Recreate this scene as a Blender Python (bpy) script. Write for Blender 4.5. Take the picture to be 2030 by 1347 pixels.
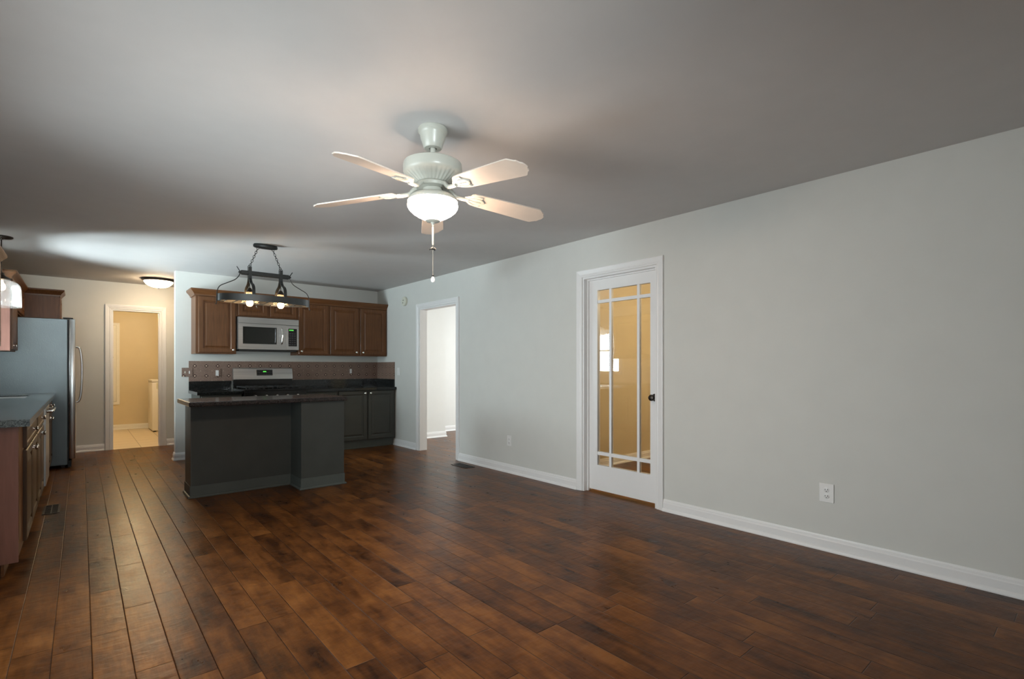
import bpy, bmesh, math, random
from mathutils import Vector
random.seed(7)
for _o in list(bpy.data.objects): bpy.data.objects.remove(_o)
S = bpy.context.scene
COL = S.collection
PI = math.pi

# ------------------------------------------------------------------ camera
F_PX, W_PX, H_PX = 1003.0, 2030.0, 1347.0
YAW = math.atan((1015 - 160) / F_PX)
CAM_Z = 1.196
cd = bpy.data.cameras.new('camera')
cam = bpy.data.objects.new('camera', cd); COL.objects.link(cam)
cd.sensor_fit = 'HORIZONTAL'; cd.sensor_width = 36.0
cd.lens = 36.0 * F_PX / W_PX
cd.shift_y = (729.0 - H_PX / 2) / W_PX
cd.clip_start = 0.05; cd.clip_end = 60
cam.location = (0, 0, CAM_Z)
cam.rotation_euler = (PI / 2, 0, -YAW)
S.camera = cam

# ------------------------------------------------------------------ world, colour management, daylight
wd = bpy.data.worlds.new('world'); S.world = wd; wd.use_nodes = True
bg = wd.node_tree.nodes['Background']
bg.inputs[0].default_value = (0.75, 0.88, 1.0, 1); bg.inputs[1].default_value = 1.0
S.view_settings.view_transform = 'Standard'; S.view_settings.look = 'None'
S.view_settings.exposure = 0.83; S.view_settings.gamma = 1.0
S.view_settings.use_curve_mapping = False
try:
    S.cycles.use_denoising = True
    S.cycles.max_bounces = 10; S.cycles.diffuse_bounces = 6; S.cycles.glossy_bounces = 4
    S.cycles.transparent_max_bounces = 12; S.cycles.sample_clamp_indirect = 6.0
    S.cycles.caustics_reflective = False; S.cycles.caustics_refractive = False
except Exception: pass

def area(name, loc, rot, sx, sy, power, col):
    l = bpy.data.lights.new(name, 'AREA'); l.shape = 'RECTANGLE'; l.size = sx; l.size_y = sy
    l.energy = power; l.color = col
    o = bpy.data.objects.new(name, l); COL.objects.link(o); o.location = loc; o.rotation_euler = rot
    return o
def point(name, loc, power, col, rad=0.05):
    l = bpy.data.lights.new(name, 'POINT'); l.energy = power; l.color = col; l.shadow_soft_size = rad
    o = bpy.data.objects.new(name, l); COL.objects.link(o); o.location = loc
    return o
DAY = (0.88, 0.96, 1.0); DAYK = (0.79, 0.93, 1.0); WARM = (1.0, 0.72, 0.42)
# daylight outside the windows of the left wall: sky glow at the openings and the sunlit ground further out
def aimed(name, loc, to, sx, sy, power, col):
    q = (Vector(to) - Vector(loc)).to_track_quat('-Z', 'Y').to_euler()
    return area(name, loc, q, sx, sy, power, col)
area('daylight_sliding_door', (-1.06, 2.75, 1.05), (0, -PI / 2 + 0.10, 0), 1.7, 1.9, 55, DAY)
area('daylight_kitchen_window', (-1.10, 6.93, 1.50), (0, -PI / 2 - 0.30, 0), 0.9, 0.85, 100, DAYK)
for gy, gp in ((5.4, 20), (6.9, 26), (8.9, 80), (11.0, 440)):
    aimed('sunlit_ground_by_kitchen', (-3.9, gy, -0.1), (-0.95, 6.93, 1.5), 2.2, 1.7, gp, DAYK).data.spread = math.radians(58)
aimed('sunlit_ground_by_door', (-3.2, 2.6, 0.0), (-0.9, 2.6, 1.1), 2.4, 2.4, 8, DAY)
aimed('sunlit_ground_by_door', (-3.2, 0.2, 0.0), (-0.9, 2.7, 1.25), 2.2, 1.8, 22, DAY)
aimed('added_front_ground_fill', (-1.5, -12.0, -0.5), (0.0, -1.2, 1.4), 6.0, 3.5, 320, DAY).data.spread = math.radians(60)  # added lamp, sends light up through the front opening to brighten the ceiling
area('added_front_window_fill', (0.0, -1.42, 1.5), (PI / 2, 0, 0), 1.5, 1.2, 16, DAY)  # added fill lamp at the made-up window behind the camera
# daylight of the adjoining bright room, from an area lamp added inside it, no window is built
aimed('daylight_next_room', (7.5, 5.5, 1.5), (3.9, 6.6, 1.2), 1.8, 1.4, 76, (0.92, 0.98, 1.0))
# room lamps that stand outside the picture: hallway behind the glass door, laundry ceiling
point('hallway_lamp_light', (5.4, 2.3, 2.05), 40, (1.0, 0.76, 0.46), 0.1)
point('laundry_lamp_light', (0.7, 10.8, 2.2), 26, (1.0, 0.72, 0.38), 0.1)

# ------------------------------------------------------------------ node helpers
class NT:
    def __init__(s, name):
        m = bpy.data.materials.new(name); m.use_nodes = True
        s.m = m; s.nt = m.node_tree; s.b = s.nt.nodes['Principled BSDF']
        s.out = s.nt.nodes['Material Output']
    def n(s, t, **k):
        x = s.nt.nodes.new(t)
        for a, v in k.items(): setattr(x, a, v)
        return x
    def l(s, a, b): s.nt.links.new(a, b)
    def val(s, sock, v):
        if isinstance(v, (int, float)): sock.default_value = v
        elif isinstance(v, tuple): sock.default_value = v
        else: s.l(v, sock)
    def math(s, op, a, b=None, c=None, clamp=False):
        x = s.n('ShaderNodeMath', operation=op); x.use_clamp = clamp
        s.val(x.inputs[0], a)
        if b is not None: s.val(x.inputs[1], b)
        if c is not None: s.val(x.inputs[2], c)
        return x.outputs[0]
    def comb(s, x, y, z):
        c = s.n('ShaderNodeCombineXYZ')
        for i, v in enumerate((x, y, z)): s.val(c.inputs[i], v)
        return c.outputs[0]
    def noise(s, vec, scale, detail=3, rough=0.5):
        x = s.n('ShaderNodeTexNoise'); x.inputs['Scale'].default_value = scale
        x.inputs['Detail'].default_value = detail; x.inputs['Roughness'].default_value = rough
        if vec is not None: s.l(vec, x.inputs['Vector'])
        return x.outputs[0]
    def ramp(s, fac, stops):
        r = s.n('ShaderNodeValToRGB'); e = r.color_ramp.elements
        while len(e) < len(stops): e.new(0.5)
        for i, (p, c) in enumerate(stops):
            e[i].position = p; e[i].color = (c[0], c[1], c[2], 1)
        s.l(fac, r.inputs[0]); return r.outputs[0]
    def mix(s, fac, a, b):
        x = s.n('ShaderNodeMix', data_type='RGBA')
        s.val(x.inputs[0], fac); s.val(x.inputs[6], a); s.val(x.inputs[7], b)
        return x.outputs[2]
    def bump(s, h, strength=0.2, dist=0.01):
        x = s.n('ShaderNodeBump'); x.inputs['Strength'].default_value = strength
        x.inputs['Distance'].default_value = dist; s.l(h, x.inputs['Height'])
        s.l(x.outputs[0], s.b.inputs['Normal'])
    def obj(s): return s.n('ShaderNodeTexCoord').outputs['Object']
    def pos(s): return s.n('ShaderNodeNewGeometry').outputs['Position']
    def sep(s, v):
        x = s.n('ShaderNodeSeparateXYZ'); s.l(v, x.inputs[0]); return x.outputs
    def scale(s, v, x, y, z):
        m = s.n('ShaderNodeVectorMath', operation='MULTIPLY'); s.l(v, m.inputs[0]); m.inputs[1].default_value = (x, y, z)
        return m.outputs[0]

def paint(name, c, rough=0.5, metal=0.0, var=0.0, nscale=6, bump=0.0, bscale=250, spec=0.5):
    t = NT(name); b = t.b
    b.inputs['Roughness'].default_value = rough; b.inputs['Metallic'].default_value = metal
    b.inputs['Specular IOR Level'].default_value = spec
    v = t.obj()
    f = t.noise(v, nscale, 3)
    lo = tuple(x * (1 - var) for x in c); hi = tuple(min(1, x * (1 + var)) for x in c)
    t.l(t.ramp(f, [(0.3, lo), (0.7, hi)]), b.inputs['Base Color'])
    if bump: t.bump(t.noise(v, bscale, 2), bump, 0.002)
    return t.m

def wood(name, c, rough=0.38, axis='z', contrast=0.35):
    t = NT(name); b = t.b; v = t.obj()
    sc = {'z': (34, 34, 2.2), 'x': (2.2, 34, 34), 'y': (34, 2.2, 34)}[axis]
    g = t.noise(t.scale(v, *sc), 1.6, 6, 0.6)
    g2 = t.noise(v, 3.0, 2)
    f = t.math('ADD', t.math('MULTIPLY', g, 0.7), t.math('MULTIPLY', g2, 0.3))
    lo = tuple(x * (1 - contrast) for x in c); hi = tuple(x * (1 + contrast) for x in c)
    t.l(t.ramp(f, [(0.3, lo), (0.7, hi)]), b.inputs['Base Color'])
    b.inputs['Roughness'].default_value = rough; b.inputs['Specular IOR Level'].default_value = 0.28
    t.bump(g, 0.06, 0.002)
    return t.m

def steel(name, c=(0.55, 0.55, 0.54), rough=0.28, axis='x'):
    t = NT(name); b = t.b; v = t.obj()
    sc = {'x': (1.5, 220, 220), 'z': (220, 220, 1.5)}[axis]
    g = t.noise(t.scale(v, *sc), 1.0, 2)
    lo = tuple(x * 0.85 for x in c); hi = tuple(x * 1.1 for x in c)
    t.l(t.ramp(g, [(0.3, lo), (0.7, hi)]), b.inputs['Base Color'])
    b.inputs['Metallic'].default_value = 1.0; b.inputs['Roughness'].default_value = rough
    t.bump(g, 0.03, 0.001)
    return t.m

def emis(name, c, strength, base=(0.8, 0.8, 0.8)):
    t = NT(name); b = t.b
    b.inputs['Base Color'].default_value = (*base, 1)
    b.inputs['Emission Color'].default_value = (*c, 1); b.inputs['Emission Strength'].default_value = strength
    b.inputs['Roughness'].default_value = 0.3
    return t.m

def thin_glass(name, tint=(0.96, 0.97, 0.96), refl=1.0, rough=0.02):
    t = NT(name)
    tr = t.n('ShaderNodeBsdfTransparent'); tr.inputs[0].default_value = (*tint, 1)
    gl = t.n('ShaderNodeBsdfGlossy'); gl.inputs['Roughness'].default_value = rough
    fr = t.n('ShaderNodeFresnel'); fr.inputs[0].default_value = 1.45
    f = t.math('MULTIPLY', fr.outputs[0], refl, clamp=True)
    mx = t.n('ShaderNodeMixShader'); t.l(f, mx.inputs[0]); t.l(tr.outputs[0], mx.inputs[1]); t.l(gl.outputs[0], mx.inputs[2])
    t.l(mx.outputs[0], t.out.inputs[0]); t.nt.nodes.remove(t.b)
    return t.m

def granite(name, dark=(0.006, 0.007, 0.007), light=(0.045, 0.05, 0.05), rough=0.12, amount=0.62):
    t = NT(name); b = t.b; v = t.obj()
    f = t.noise(v, 160, 3, 0.7); f2 = t.noise(v, 45, 2)
    s = t.math('ADD', t.math('MULTIPLY', f, 0.75), t.math('MULTIPLY', f2, 0.25))
    t.l(t.ramp(s, [(amount - 0.12, dark), (amount, tuple(0.5 * (a + c) for a, c in zip(dark, light))), (amount + 0.1, light)]), b.inputs['Base Color'])
    b.inputs['Roughness'].default_value = rough
    return t.m

def plank_floor(name):
    t = NT(name); b = t.b; v = t.pos(); x, y, z = t.sep(v)
    PW = 0.127
    xr = t.math('DIVIDE', t.math('ADD', x, 20.03), PW)
    row = t.math('FLOOR', xr); fx = t.math('FRACT', xr)
    w1 = t.n('ShaderNodeTexWhiteNoise', noise_dimensions='1D'); t.l(row, w1.inputs['W'])
    w2 = t.n('ShaderNodeTexWhiteNoise', noise_dimensions='1D'); t.l(t.math('ADD', row, 31.7), w2.inputs['W'])
    L = t.math('ADD', 0.5, t.math('MULTIPLY', w2.outputs[0], 0.75))
    yy = t.math('ADD', t.math('DIVIDE', t.math('ADD', y, 20), L), t.math('MULTIPLY', w1.outputs[0], 9.0))
    pid = t.math('FLOOR', yy); fy = t.math('FRACT', yy)
    w3 = t.n('ShaderNodeTexWhiteNoise', noise_dimensions='2D'); t.l(t.comb(row, pid, 0), w3.inputs['Vector'])
    pr = w3.outputs[0]
    off = t.math('MULTIPLY', pr, 37.0)
    grain = t.noise(t.comb(t.math('MULTIPLY', x, 48), t.math('MULTIPLY', y, 6.5), off), 1.0, 5, 0.65)
    mott = t.noise(t.comb(t.math('MULTIPLY', x, 9), t.math('MULTIPLY', y, 4.2), off), 1.0, 3, 0.55)
    chat = t.noise(t.comb(t.math('MULTIPLY', x, 11), t.math('MULTIPLY', y, 27), off), 1.0, 3, 0.5)
    f = t.math('ADD', t.math('ADD', t.math('MULTIPLY', pr, 0.17), t.math('MULTIPLY', mott, 0.62)), t.math('ADD', t.math('MULTIPLY', grain, 0.34), t.math('MULTIPLY', chat, 0.10)))
    col = t.ramp(f, [(0.42, (0.026, 0.008, 0.002)), (0.54, (0.076, 0.025, 0.0050)), (0.66, (0.132, 0.046, 0.0095)), (0.78, (0.20, 0.076, 0.017))])
    ex = t.math('MULTIPLY', t.math('MINIMUM', fx, t.math('SUBTRACT', 1.0, fx)), PW)
    ey = t.math('MULTIPLY', t.math('MINIMUM', fy, t.math('SUBTRACT', 1.0, fy)), L)
    e = t.math('MINIMUM', ex, ey)
    groove = t.math('DIVIDE', e, 0.003, clamp=True)
    line = t.math('LESS_THAN', e, 0.0012)
    col2 = t.mix(line, col, (0.022, 0.009, 0.005, 1))
    t.l(col2, b.inputs['Base Color'])
    rg = t.math('ADD', 0.22, t.math('MULTIPLY', mott, 0.18)); t.l(rg, b.inputs['Roughness'])
    b.inputs['Specular IOR Level'].default_value = 0.16
    h = t.math('ADD', t.math('ADD', t.math('MULTIPLY', groove, 1.0), t.math('MULTIPLY', chat, 1.6)), t.math('MULTIPLY', grain, 0.2))
    t.bump(h, 0.6, 0.0026)
    return t.m

def square_tile(name, size, c, grout):
    t = NT(name); b = t.b; v = t.pos(); x, y, z = t.sep(v)
    fx = t.math('FRACT', t.math('DIVIDE', t.math('ADD', x, 20.10), size)); fy = t.math('FRACT', t.math('DIVIDE', t.math('ADD', y, 20.08), size))
    e = t.math('MINIMUM', t.math('MINIMUM', fx, t.math('SUBTRACT', 1.0, fx)), t.math('MINIMUM', fy, t.math('SUBTRACT', 1.0, fy)))
    m = t.math('LESS_THAN', e, 0.012)
    n = t.noise(v, 5, 3)
    base = t.ramp(n, [(0.3, tuple(k * .93 for k in c)), (0.7, c)])
    t.l(t.mix(m, base, (*grout, 1)), b.inputs['Base Color']); b.inputs['Roughness'].default_value = 0.35
    return t.m

def motif_tile(name):
    t = NT(name); b = t.b; v = t.pos(); x, y, z = t.sep(v)
    P = 0.132
    u = t.math('DIVIDE', t.math('ADD', t.math('ADD', x, y), 20.03), P); w = t.math('DIVIDE', t.math('SUBTRACT', z, 1.085 - 10 * P), P)
    def cell(a, sh): return t.math('ABSOLUTE', t.math('SUBTRACT', t.math('FRACT', t.math('ADD', a, sh)), 0.5))
    a, c = cell(u, 0.5), cell(w, 0.5)              # motif at whole numbers
    a2, c2 = cell(u, 0.0), cell(w, 0.0)            # second motif at the cell middles
    d1 = t.math('ADD', a, c); r1 = t.math('SQRT', t.math('ADD', t.math('MULTIPLY', a, a), t.math('MULTIPLY', c, c)))
    d2 = t.math('ADD', a2, c2); r2 = t.math('SQRT', t.math('ADD', t.math('MULTIPLY', a2, a2), t.math('MULTIPLY', c2, c2)))
    lat = t.math('MULTIPLY', t.math('SINE', t.math('MULTIPLY', d1, 42.0)), t.math('SINE', t.math('MULTIPLY', t.math('SUBTRACT', a, c), 42.0)))
    ring = t.math('SINE', t.math('MULTIPLY', r2, 50.0))
    lat2 = t.math('MULTIPLY', t.math('SINE', t.math('MULTIPLY', a, 88.0)), t.math('SINE', t.math('MULTIPLY', c, 88.0)))
    nz = t.noise(v, 240, 2)
    f = t.math('ADD', t.math('ADD', t.math('ADD', t.math('MULTIPLY', lat, 0.13), t.math('MULTIPLY', lat2, 0.10)), t.math('MULTIPLY', ring, 0.05)), nz)
    base = t.ramp(f, [(0.2, (0.07, 0.036, 0.026)), (0.5, (0.20, 0.125, 0.095)), (0.8, (0.42, 0.31, 0.25))])
    dark = t.math('MULTIPLY', t.math('LESS_THAN', d1, 0.20), t.math('GREATER_THAN', d1, 0.10))
    m1 = t.mix(dark, base, (0.04, 0.014, 0.010, 1))
    lite = t.math('LESS_THAN', d1, 0.085)
    m2 = t.mix(lite, m1, (0.60, 0.46, 0.33, 1))
    star = t.math('LESS_THAN', r2, 0.06)
    m3 = t.mix(star, m2, (0.34, 0.25, 0.19, 1))
    t.l(m3, b.inputs['Base Color']); b.inputs['Roughness'].default_value = 0.35
    return t.m

WALLC = (0.64, 0.645, 0.615)
M = dict(
    wall=paint('wall_paint', WALLC, 0.62, var=0.015, bump=0.05, bscale=180),
    ceiling=paint('ceiling_paint', (0.60, 0.585, 0.575), 0.75, var=0.015, bump=0.05, bscale=120),
    trim=paint('white_trim', (0.80, 0.80, 0.80), 0.38, var=0.01),
    yellow=paint('beige_hall_paint', (0.62, 0.54, 0.38), 0.6, var=0.02),
    cream=paint('cream_room_paint', (0.76, 0.765, 0.745), 0.6, var=0.01),
    floor=plank_floor('brown_wood_planks'),
    tile=square_tile('cream_floor_tile', 0.33, (0.72, 0.62, 0.47), (0.28, 0.22, 0.15)),
    motif=motif_tile('patterned_tile'),
    upper=wood('brown_cabinet_wood', (0.135, 0.056, 0.021), 0.36),
    upperx=wood('brown_cabinet_wood_long', (0.135, 0.056, 0.021), 0.36, axis='x'),
    uppery=wood('brown_cabinet_wood_deep', (0.135, 0.056, 0.021), 0.36, axis='y'),
    endwood=wood('rosy_end_panel_wood', (0.21, 0.10, 0.076), 0.45, contrast=0.16),
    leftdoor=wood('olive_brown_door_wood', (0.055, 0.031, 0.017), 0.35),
    base=paint('dark_grey_cabinet_paint', (0.060, 0.064, 0.056), 0.42, var=0.06),
    island=paint('dark_green_grey_paint', (0.050, 0.055, 0.050), 0.50, var=0.10, nscale=4),
    kick=paint('grey_green_base_strip', (0.085, 0.098, 0.090), 0.5, var=0.05),
    granite=granite('black_granite'),
    granite_top=granite('brown_speckled_granite', (0.014, 0.012, 0.012), (0.12, 0.09, 0.085), 0.14, 0.60),
    granite_left=granite('dark_granite_with_sheen', (0.030, 0.038, 0.041), (0.19, 0.22, 0.225), 0.12, 0.55),  # dark granite paled so its colour carries the window reflection
    steel=steel('brushed_steel'), steelv=steel('brushed_steel_upright', axis='z'),
    steelside=paint('textured_grey_steel', (0.13, 0.15, 0.155), 0.30, 0.75, 0.08, 3, bump=0.4, bscale=150),
    chrome=paint('bright_nickel', (0.75, 0.73, 0.70), 0.16, 1.0),
    black=paint('black_enamel', (0.006, 0.006, 0.006), 0.16),
    blackm=paint('matt_black_iron', (0.012, 0.013, 0.013), 0.55),
    iron=paint('dark_wrought_iron', (0.020, 0.022, 0.022), 0.45, 0.3, 0.15, 40),
    band=paint('dull_dark_steel_band', (0.05, 0.053, 0.053), 0.40, 0.4, 0.1, 20),
    bronze=paint('oil_rubbed_bronze', (0.045, 0.036, 0.030), 0.35, 0.8),
    mwglass=paint('dark_microwave_glass', (0.02, 0.021, 0.019), 0.12),
    white=paint('white_plastic', (0.80, 0.80, 0.79), 0.35),
    almond=paint('almond_plastic', (0.66, 0.66, 0.56), 0.45),
    slot=paint('dark_slot', (0.02, 0.02, 0.02), 0.6),
    fan=paint('white_fan_enamel', (0.45, 0.45, 0.40), 0.30, var=0.02),
    blade=paint('white_blade_veneer', (0.66, 0.575, 0.50), 0.45, var=0.03, nscale=12),
    blinds=paint('white_blind_slat', (0.82, 0.82, 0.80), 0.5),
    green=emis('green_display', (0.15, 1.0, 0.12), 0.7, (0.02, 0.2, 0.02)),
    bowl=emis('lit_frosted_bowl', (1.0, 0.72, 0.52), 54.0),
    flush=emis('lit_alabaster_glass', (1.0, 0.74, 0.46), 30.0),
    bulb=emis('lit_bulb', (1.0, 0.60, 0.27), 26.0),
    pbulb=emis('lit_pendant_bulb', (1.0, 0.74, 0.46), 4.0),
    glass=thin_glass('clear_pane', refl=1.6),
    
)
def pendant_glass():
    t = NT('ribbed_pendant_glass'); v = t.obj(); x, y, z = t.sep(v)
    ang = t.math('ARCTAN2', y, x)
    s1 = t.math('SINE', t.math('ADD', t.math('MULTIPLY', ang, 34), t.math('MULTIPLY', z, 250)))
    s2 = t.math('SINE', t.math('SUBTRACT', t.math('MULTIPLY', ang, 34), t.math('MULTIPLY', z, 250)))
    pat = t.math('MULTIPLY', s1, s2)
    tr = t.n('ShaderNodeBsdfTransparent'); tl = t.n('ShaderNodeBsdfTranslucent'); tl.inputs[0].default_value = (0.32, 0.29, 0.27, 1)
    gl = t.n('ShaderNodeBsdfGlossy'); gl.inputs['Roughness'].default_value = 0.15
    m1 = t.n('ShaderNodeMixShader'); t.l(t.math('ADD', 0.36, t.math('MULTIPLY', pat, 0.30)), m1.inputs[0]); t.l(tr.outputs[0], m1.inputs[1]); t.l(tl.outputs[0], m1.inputs[2])
    m2 = t.n('ShaderNodeMixShader'); m2.inputs[0].default_value = 0.15; t.l(m1.outputs[0], m2.inputs[1]); t.l(gl.outputs[0], m2.inputs[2])
    t.l(m2.outputs[0], t.out.inputs[0]); t.nt.nodes.remove(t.b)
    return t.m
M['pglass'] = pendant_glass()
def fluted_glass():
    t = NT('fluted_shade_glass')
    tr = t.n('ShaderNodeBsdfTransparent'); tl = t.n('ShaderNodeBsdfTranslucent'); tl.inputs[0].default_value = (0.95, 0.85, 0.7, 1)
    gl = t.n('ShaderNodeBsdfGlossy'); gl.inputs['Roughness'].default_value = 0.1
    m1 = t.n('ShaderNodeMixShader'); m1.inputs[0].default_value = 0.22; t.l(tr.outputs[0], m1.inputs[1]); t.l(tl.outputs[0], m1.inputs[2])
    m2 = t.n('ShaderNodeMixShader'); m2.inputs[0].default_value = 0.12; t.l(m1.outputs[0], m2.inputs[1]); t.l(gl.outputs[0], m2.inputs[2])
    t.l(m2.outputs[0], t.out.inputs[0]); t.nt.nodes.remove(t.b)
    return t.m
M['shade'] = fluted_glass()

# ------------------------------------------------------------------ mesh helpers
ORG = {}
class MB:
    def __init__(s): s.bm = bmesh.new()
    def box(s, x0, x1, y0, y1, z0, z1, bev=0.0):
        t = bmesh.new()
        vs = [t.verts.new((x, y, z)) for z in (z0, z1) for y in (y0, y1) for x in (x0, x1)]
        for q in ((0, 2, 3, 1), (4, 5, 7, 6), (0, 1, 5, 4), (2, 6, 7, 3), (0, 4, 6, 2), (1, 3, 7, 5)): t.faces.new([vs[i] for i in q])
        if bev: bmesh.ops.bevel(t, geom=list(t.edges), offset=bev, segments=2, affect='EDGES', profile=0.5)
        s._merge(t); return s
    def _merge(s, t):
        me = bpy.data.meshes.new('tmp'); t.to_mesh(me); t.free(); s.bm.from_mesh(me); bpy.data.meshes.remove(me)
    def lathe(s, prof, c, axis=(0, 0, 1), n=32, flute=None, sx=1.0, sy=1.0, cap=True):
        """prof: list of (r, h) along axis from point c"""
        A = Vector(axis).normalized(); U = A.orthogonal().normalized() if abs(A.z) < 0.99 else Vector((1, 0, 0)); V = A.cross(U)
        c = Vector(c); rings = []
        for k, (r, h) in enumerate(prof):
            ring = []
            for i in range(n):
                a = 2 * PI * i / n
                rr = r * (1 + (flute(k, a) if flute else 0))
                ring.append(s.bm.verts.new(c + A * h + U * (rr * math.cos(a) * sx) + V * (rr * math.sin(a) * sy)))
            rings.append(ring)
        for a, b in zip(rings, rings[1:]):
            for i in range(n):
                s.bm.faces.new((a[i], a[(i + 1) % n], b[(i + 1) % n], b[i]))
        if cap:
            if prof[0][0] > 1e-5: s.bm.faces.new(rings[0][::-1])
            if prof[-1][0] > 1e-5: s.bm.faces.new(rings[-1])
        return s
    def tube(s, pts, r, n=10, closed=False, flat=None, ref=None):
        """round (or flat=(w,t) rectangular) section swept along pts; r may be a list"""
        P = [Vector(p) for p in pts]; m = len(P); rings = []; prev = None
        for i, p in enumerate(P):
            if closed: d = P[(i + 1) % m] - P[i - 1]
            else: d = P[min(i + 1, m - 1)] - P[max(i - 1, 0)]
            d.normalize()
            if ref is not None: U = Vector(ref); U = (U - d * U.dot(d)).normalized()
            elif prev is None: U = d.orthogonal().normalized()
            else: U = (prev - d * prev.dot(d)).normalized()
            prev = U; V = d.cross(U)
            if flat:
                w, t = flat
                ring = [s.bm.verts.new(p + U * (a * w / 2) + V * (b * t / 2)) for a, b in ((-1, -1), (1, -1), (1, 1), (-1, 1))]
            else:
                rr = r[i] if isinstance(r, (list, tuple)) else r
                ring = [s.bm.verts.new(p + U * (rr * math.cos(2 * PI * k / n)) + V * (rr * math.sin(2 * PI * k / n))) for k in range(n)]
            rings.append(ring)
        k = len(rings[0])
        pairs = list(zip(rings, rings[1:])) + ([(rings[-1], rings[0])] if closed else [])
        for a, b in pairs:
            for i in range(k): s.bm.faces.new((a[i], a[(i + 1) % k], b[(i + 1) % k], b[i]))
        if not closed:
            s.bm.faces.new(rings[0][::-1]); s.bm.faces.new(rings[-1])
        return s
    def extr(s, poly, vec):
        """polygon (3-D points) extruded by vec"""
        v = Vector(vec); a = [s.bm.verts.new(p) for p in poly]; b = [s.bm.verts.new(Vector(p) + v) for p in poly]
        n = len(a); s.bm.faces.new(a[::-1]); s.bm.faces.new(b)
        for i in range(n): s.bm.faces.new((a[i], a[(i + 1) % n], b[(i + 1) % n], b[i]))
        return s
    def panel(s, P0, U, V, N, w, h, rings):
        """nested rectangles: rings = [(inset, height)], closed at the back"""
        P0, U, V, N = Vector(P0), Vector(U), Vector(V), Vector(N); loops = []
        for ins, ht in rings:
            loops.append([s.bm.verts.new(P0 + U * a + V * b + N * ht) for a, b in ((ins, ins), (w - ins, ins), (w - ins, h - ins), (ins, h - ins))])
        for a, b in zip(loops, loops[1:]):
            for i in range(4): s.bm.faces.new((a[i], a[(i + 1) % 4], b[(i + 1) % 4], b[i]))
        s.bm.faces.new(loops[0][::-1]); s.bm.faces.new(loops[-1]); return s
    def build(s, name, mat, parent=None, base=None, smooth=False, bevel=0.0, weld=False):
        bm = s.bm
        bmesh.ops.recalc_face_normals(bm, faces=list(bm.faces))
        if bevel:
            es = [e for e in bm.edges if len(e.link_faces) == 2 and e.calc_face_angle(0) > 0.5]
            bmesh.ops.bevel(bm, geom=es, offset=bevel, segments=2, affect='EDGES', profile=0.5)
        if parent is not None: o0 = ORG[parent.name]
        elif base is not None: o0 = Vector(base)
        else:
            xs = [v.co for v in bm.verts]
            o0 = Vector(((min(v.x for v in xs) + max(v.x for v in xs)) / 2, (min(v.y for v in xs) + max(v.y for v in xs)) / 2, min(v.z for v in xs)))
        for v in bm.verts: v.co -= o0
        me = bpy.data.meshes.new(name); bm.to_mesh(me); bm.free()
        me.materials.append(mat)
        if smooth:
            for p in me.polygons: p.use_smooth = True
            me.set_sharp_from_angle(angle=math.radians(38))
        o = bpy.data.objects.new(name, me); COL.objects.link(o)
        if parent is not None: o.parent = parent
        else: o.location = o0
        ORG[o.name] = o0
        return o

def tag(o, label, cat=None, group=None, kind=None):
    o['label'] = label
    if cat: o['category'] = cat
    if group: o['group'] = group
    if kind: o['kind'] = kind
    return o
def thing(name, base, label, cat, group=None, kind=None):
    o = bpy.data.objects.new(name, None); COL.objects.link(o); o.location = base; o.empty_display_size = 0.1
    ORG[o.name] = Vector(base)
    return tag(o, label, cat, group, kind)
def struct(mb, name, mat, label, cat, **k):
    return tag(mb.build(name, mat, **k), label, cat, kind='structure')
def copy_thing(src, delta, label, group=None):
    """the thing, its parts and their parts, shifted by delta"""
    d = Vector(delta)
    r = src.copy(); COL.objects.link(r); r.location = Vector(src.location) + d; r['label'] = label
    if group: r['group'] = group
    ORG[r.name] = ORG[src.name] + d
    for ch in list(src.children):
        c = ch.copy(); COL.objects.link(c); c.parent = r; ORG[c.name] = ORG[src.name] + d
        for g in list(ch.children):
            e = g.copy(); COL.objects.link(e); e.parent = c; ORG[e.name] = ORG[src.name] + d
    return r
def arc(c, r, a0, a1, n, plane='xz'):
    out = []
    for i in range(n + 1):
        a = a0 + (a1 - a0) * i / n; p, q = r * math.cos(a), r * math.sin(a)
        out.append((c[0] + p, c[1], c[2] + q) if plane == 'xz' else (c[0] + p, c[1] + q, c[2]) if plane == 'xy' else (c[0], c[1] + p, c[2] + q))
    return out
def smooth_path(pts, k=6):
    """Catmull-Rom through pts"""
    P = [Vector(p) for p in pts]; P = [P[0] * 2 - P[1]] + P + [P[-1] * 2 - P[-2]]; out = []
    for i in range(1, len(P) - 2):
        for j in range(k):
            t = j / k; a, b, c, d = P[i - 1], P[i], P[i + 1], P[i + 2]
            out.append(0.5 * ((2 * b) + (c - a) * t + (2 * a - 5 * b + 4 * c - d) * t * t + (3 * b - a - 3 * c + d) * t ** 3))
    out.append(P[-2]); return out

# ------------------------------------------------------------------ room shell
RX, LX, YK, YF, H = 3.706, -0.87, 7.75, 9.36, 2.44
T = 0.115
YB = -1.2
struct(MB().box(LX - T, 8.2, YB - T, YF, -0.06, 0.0), 'floor', M['floor'], 'dark brown hand scraped wood plank floor running through the rooms', 'floor', base=(0, 0, 0))
struct(MB().box(-1.2, 2.4, YF, 12.6, -0.06, 0.0), 'floor', M['tile'], 'cream square tile floor of the laundry room beyond the doorway', 'floor', base=(0, 0, 0))
struct(MB().box(LX - T, 8.2, YB - T, 12.6, H, H + 0.06), 'ceiling', M['ceiling'], 'flat matt grey white ceiling over the whole room', 'ceiling')

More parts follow.
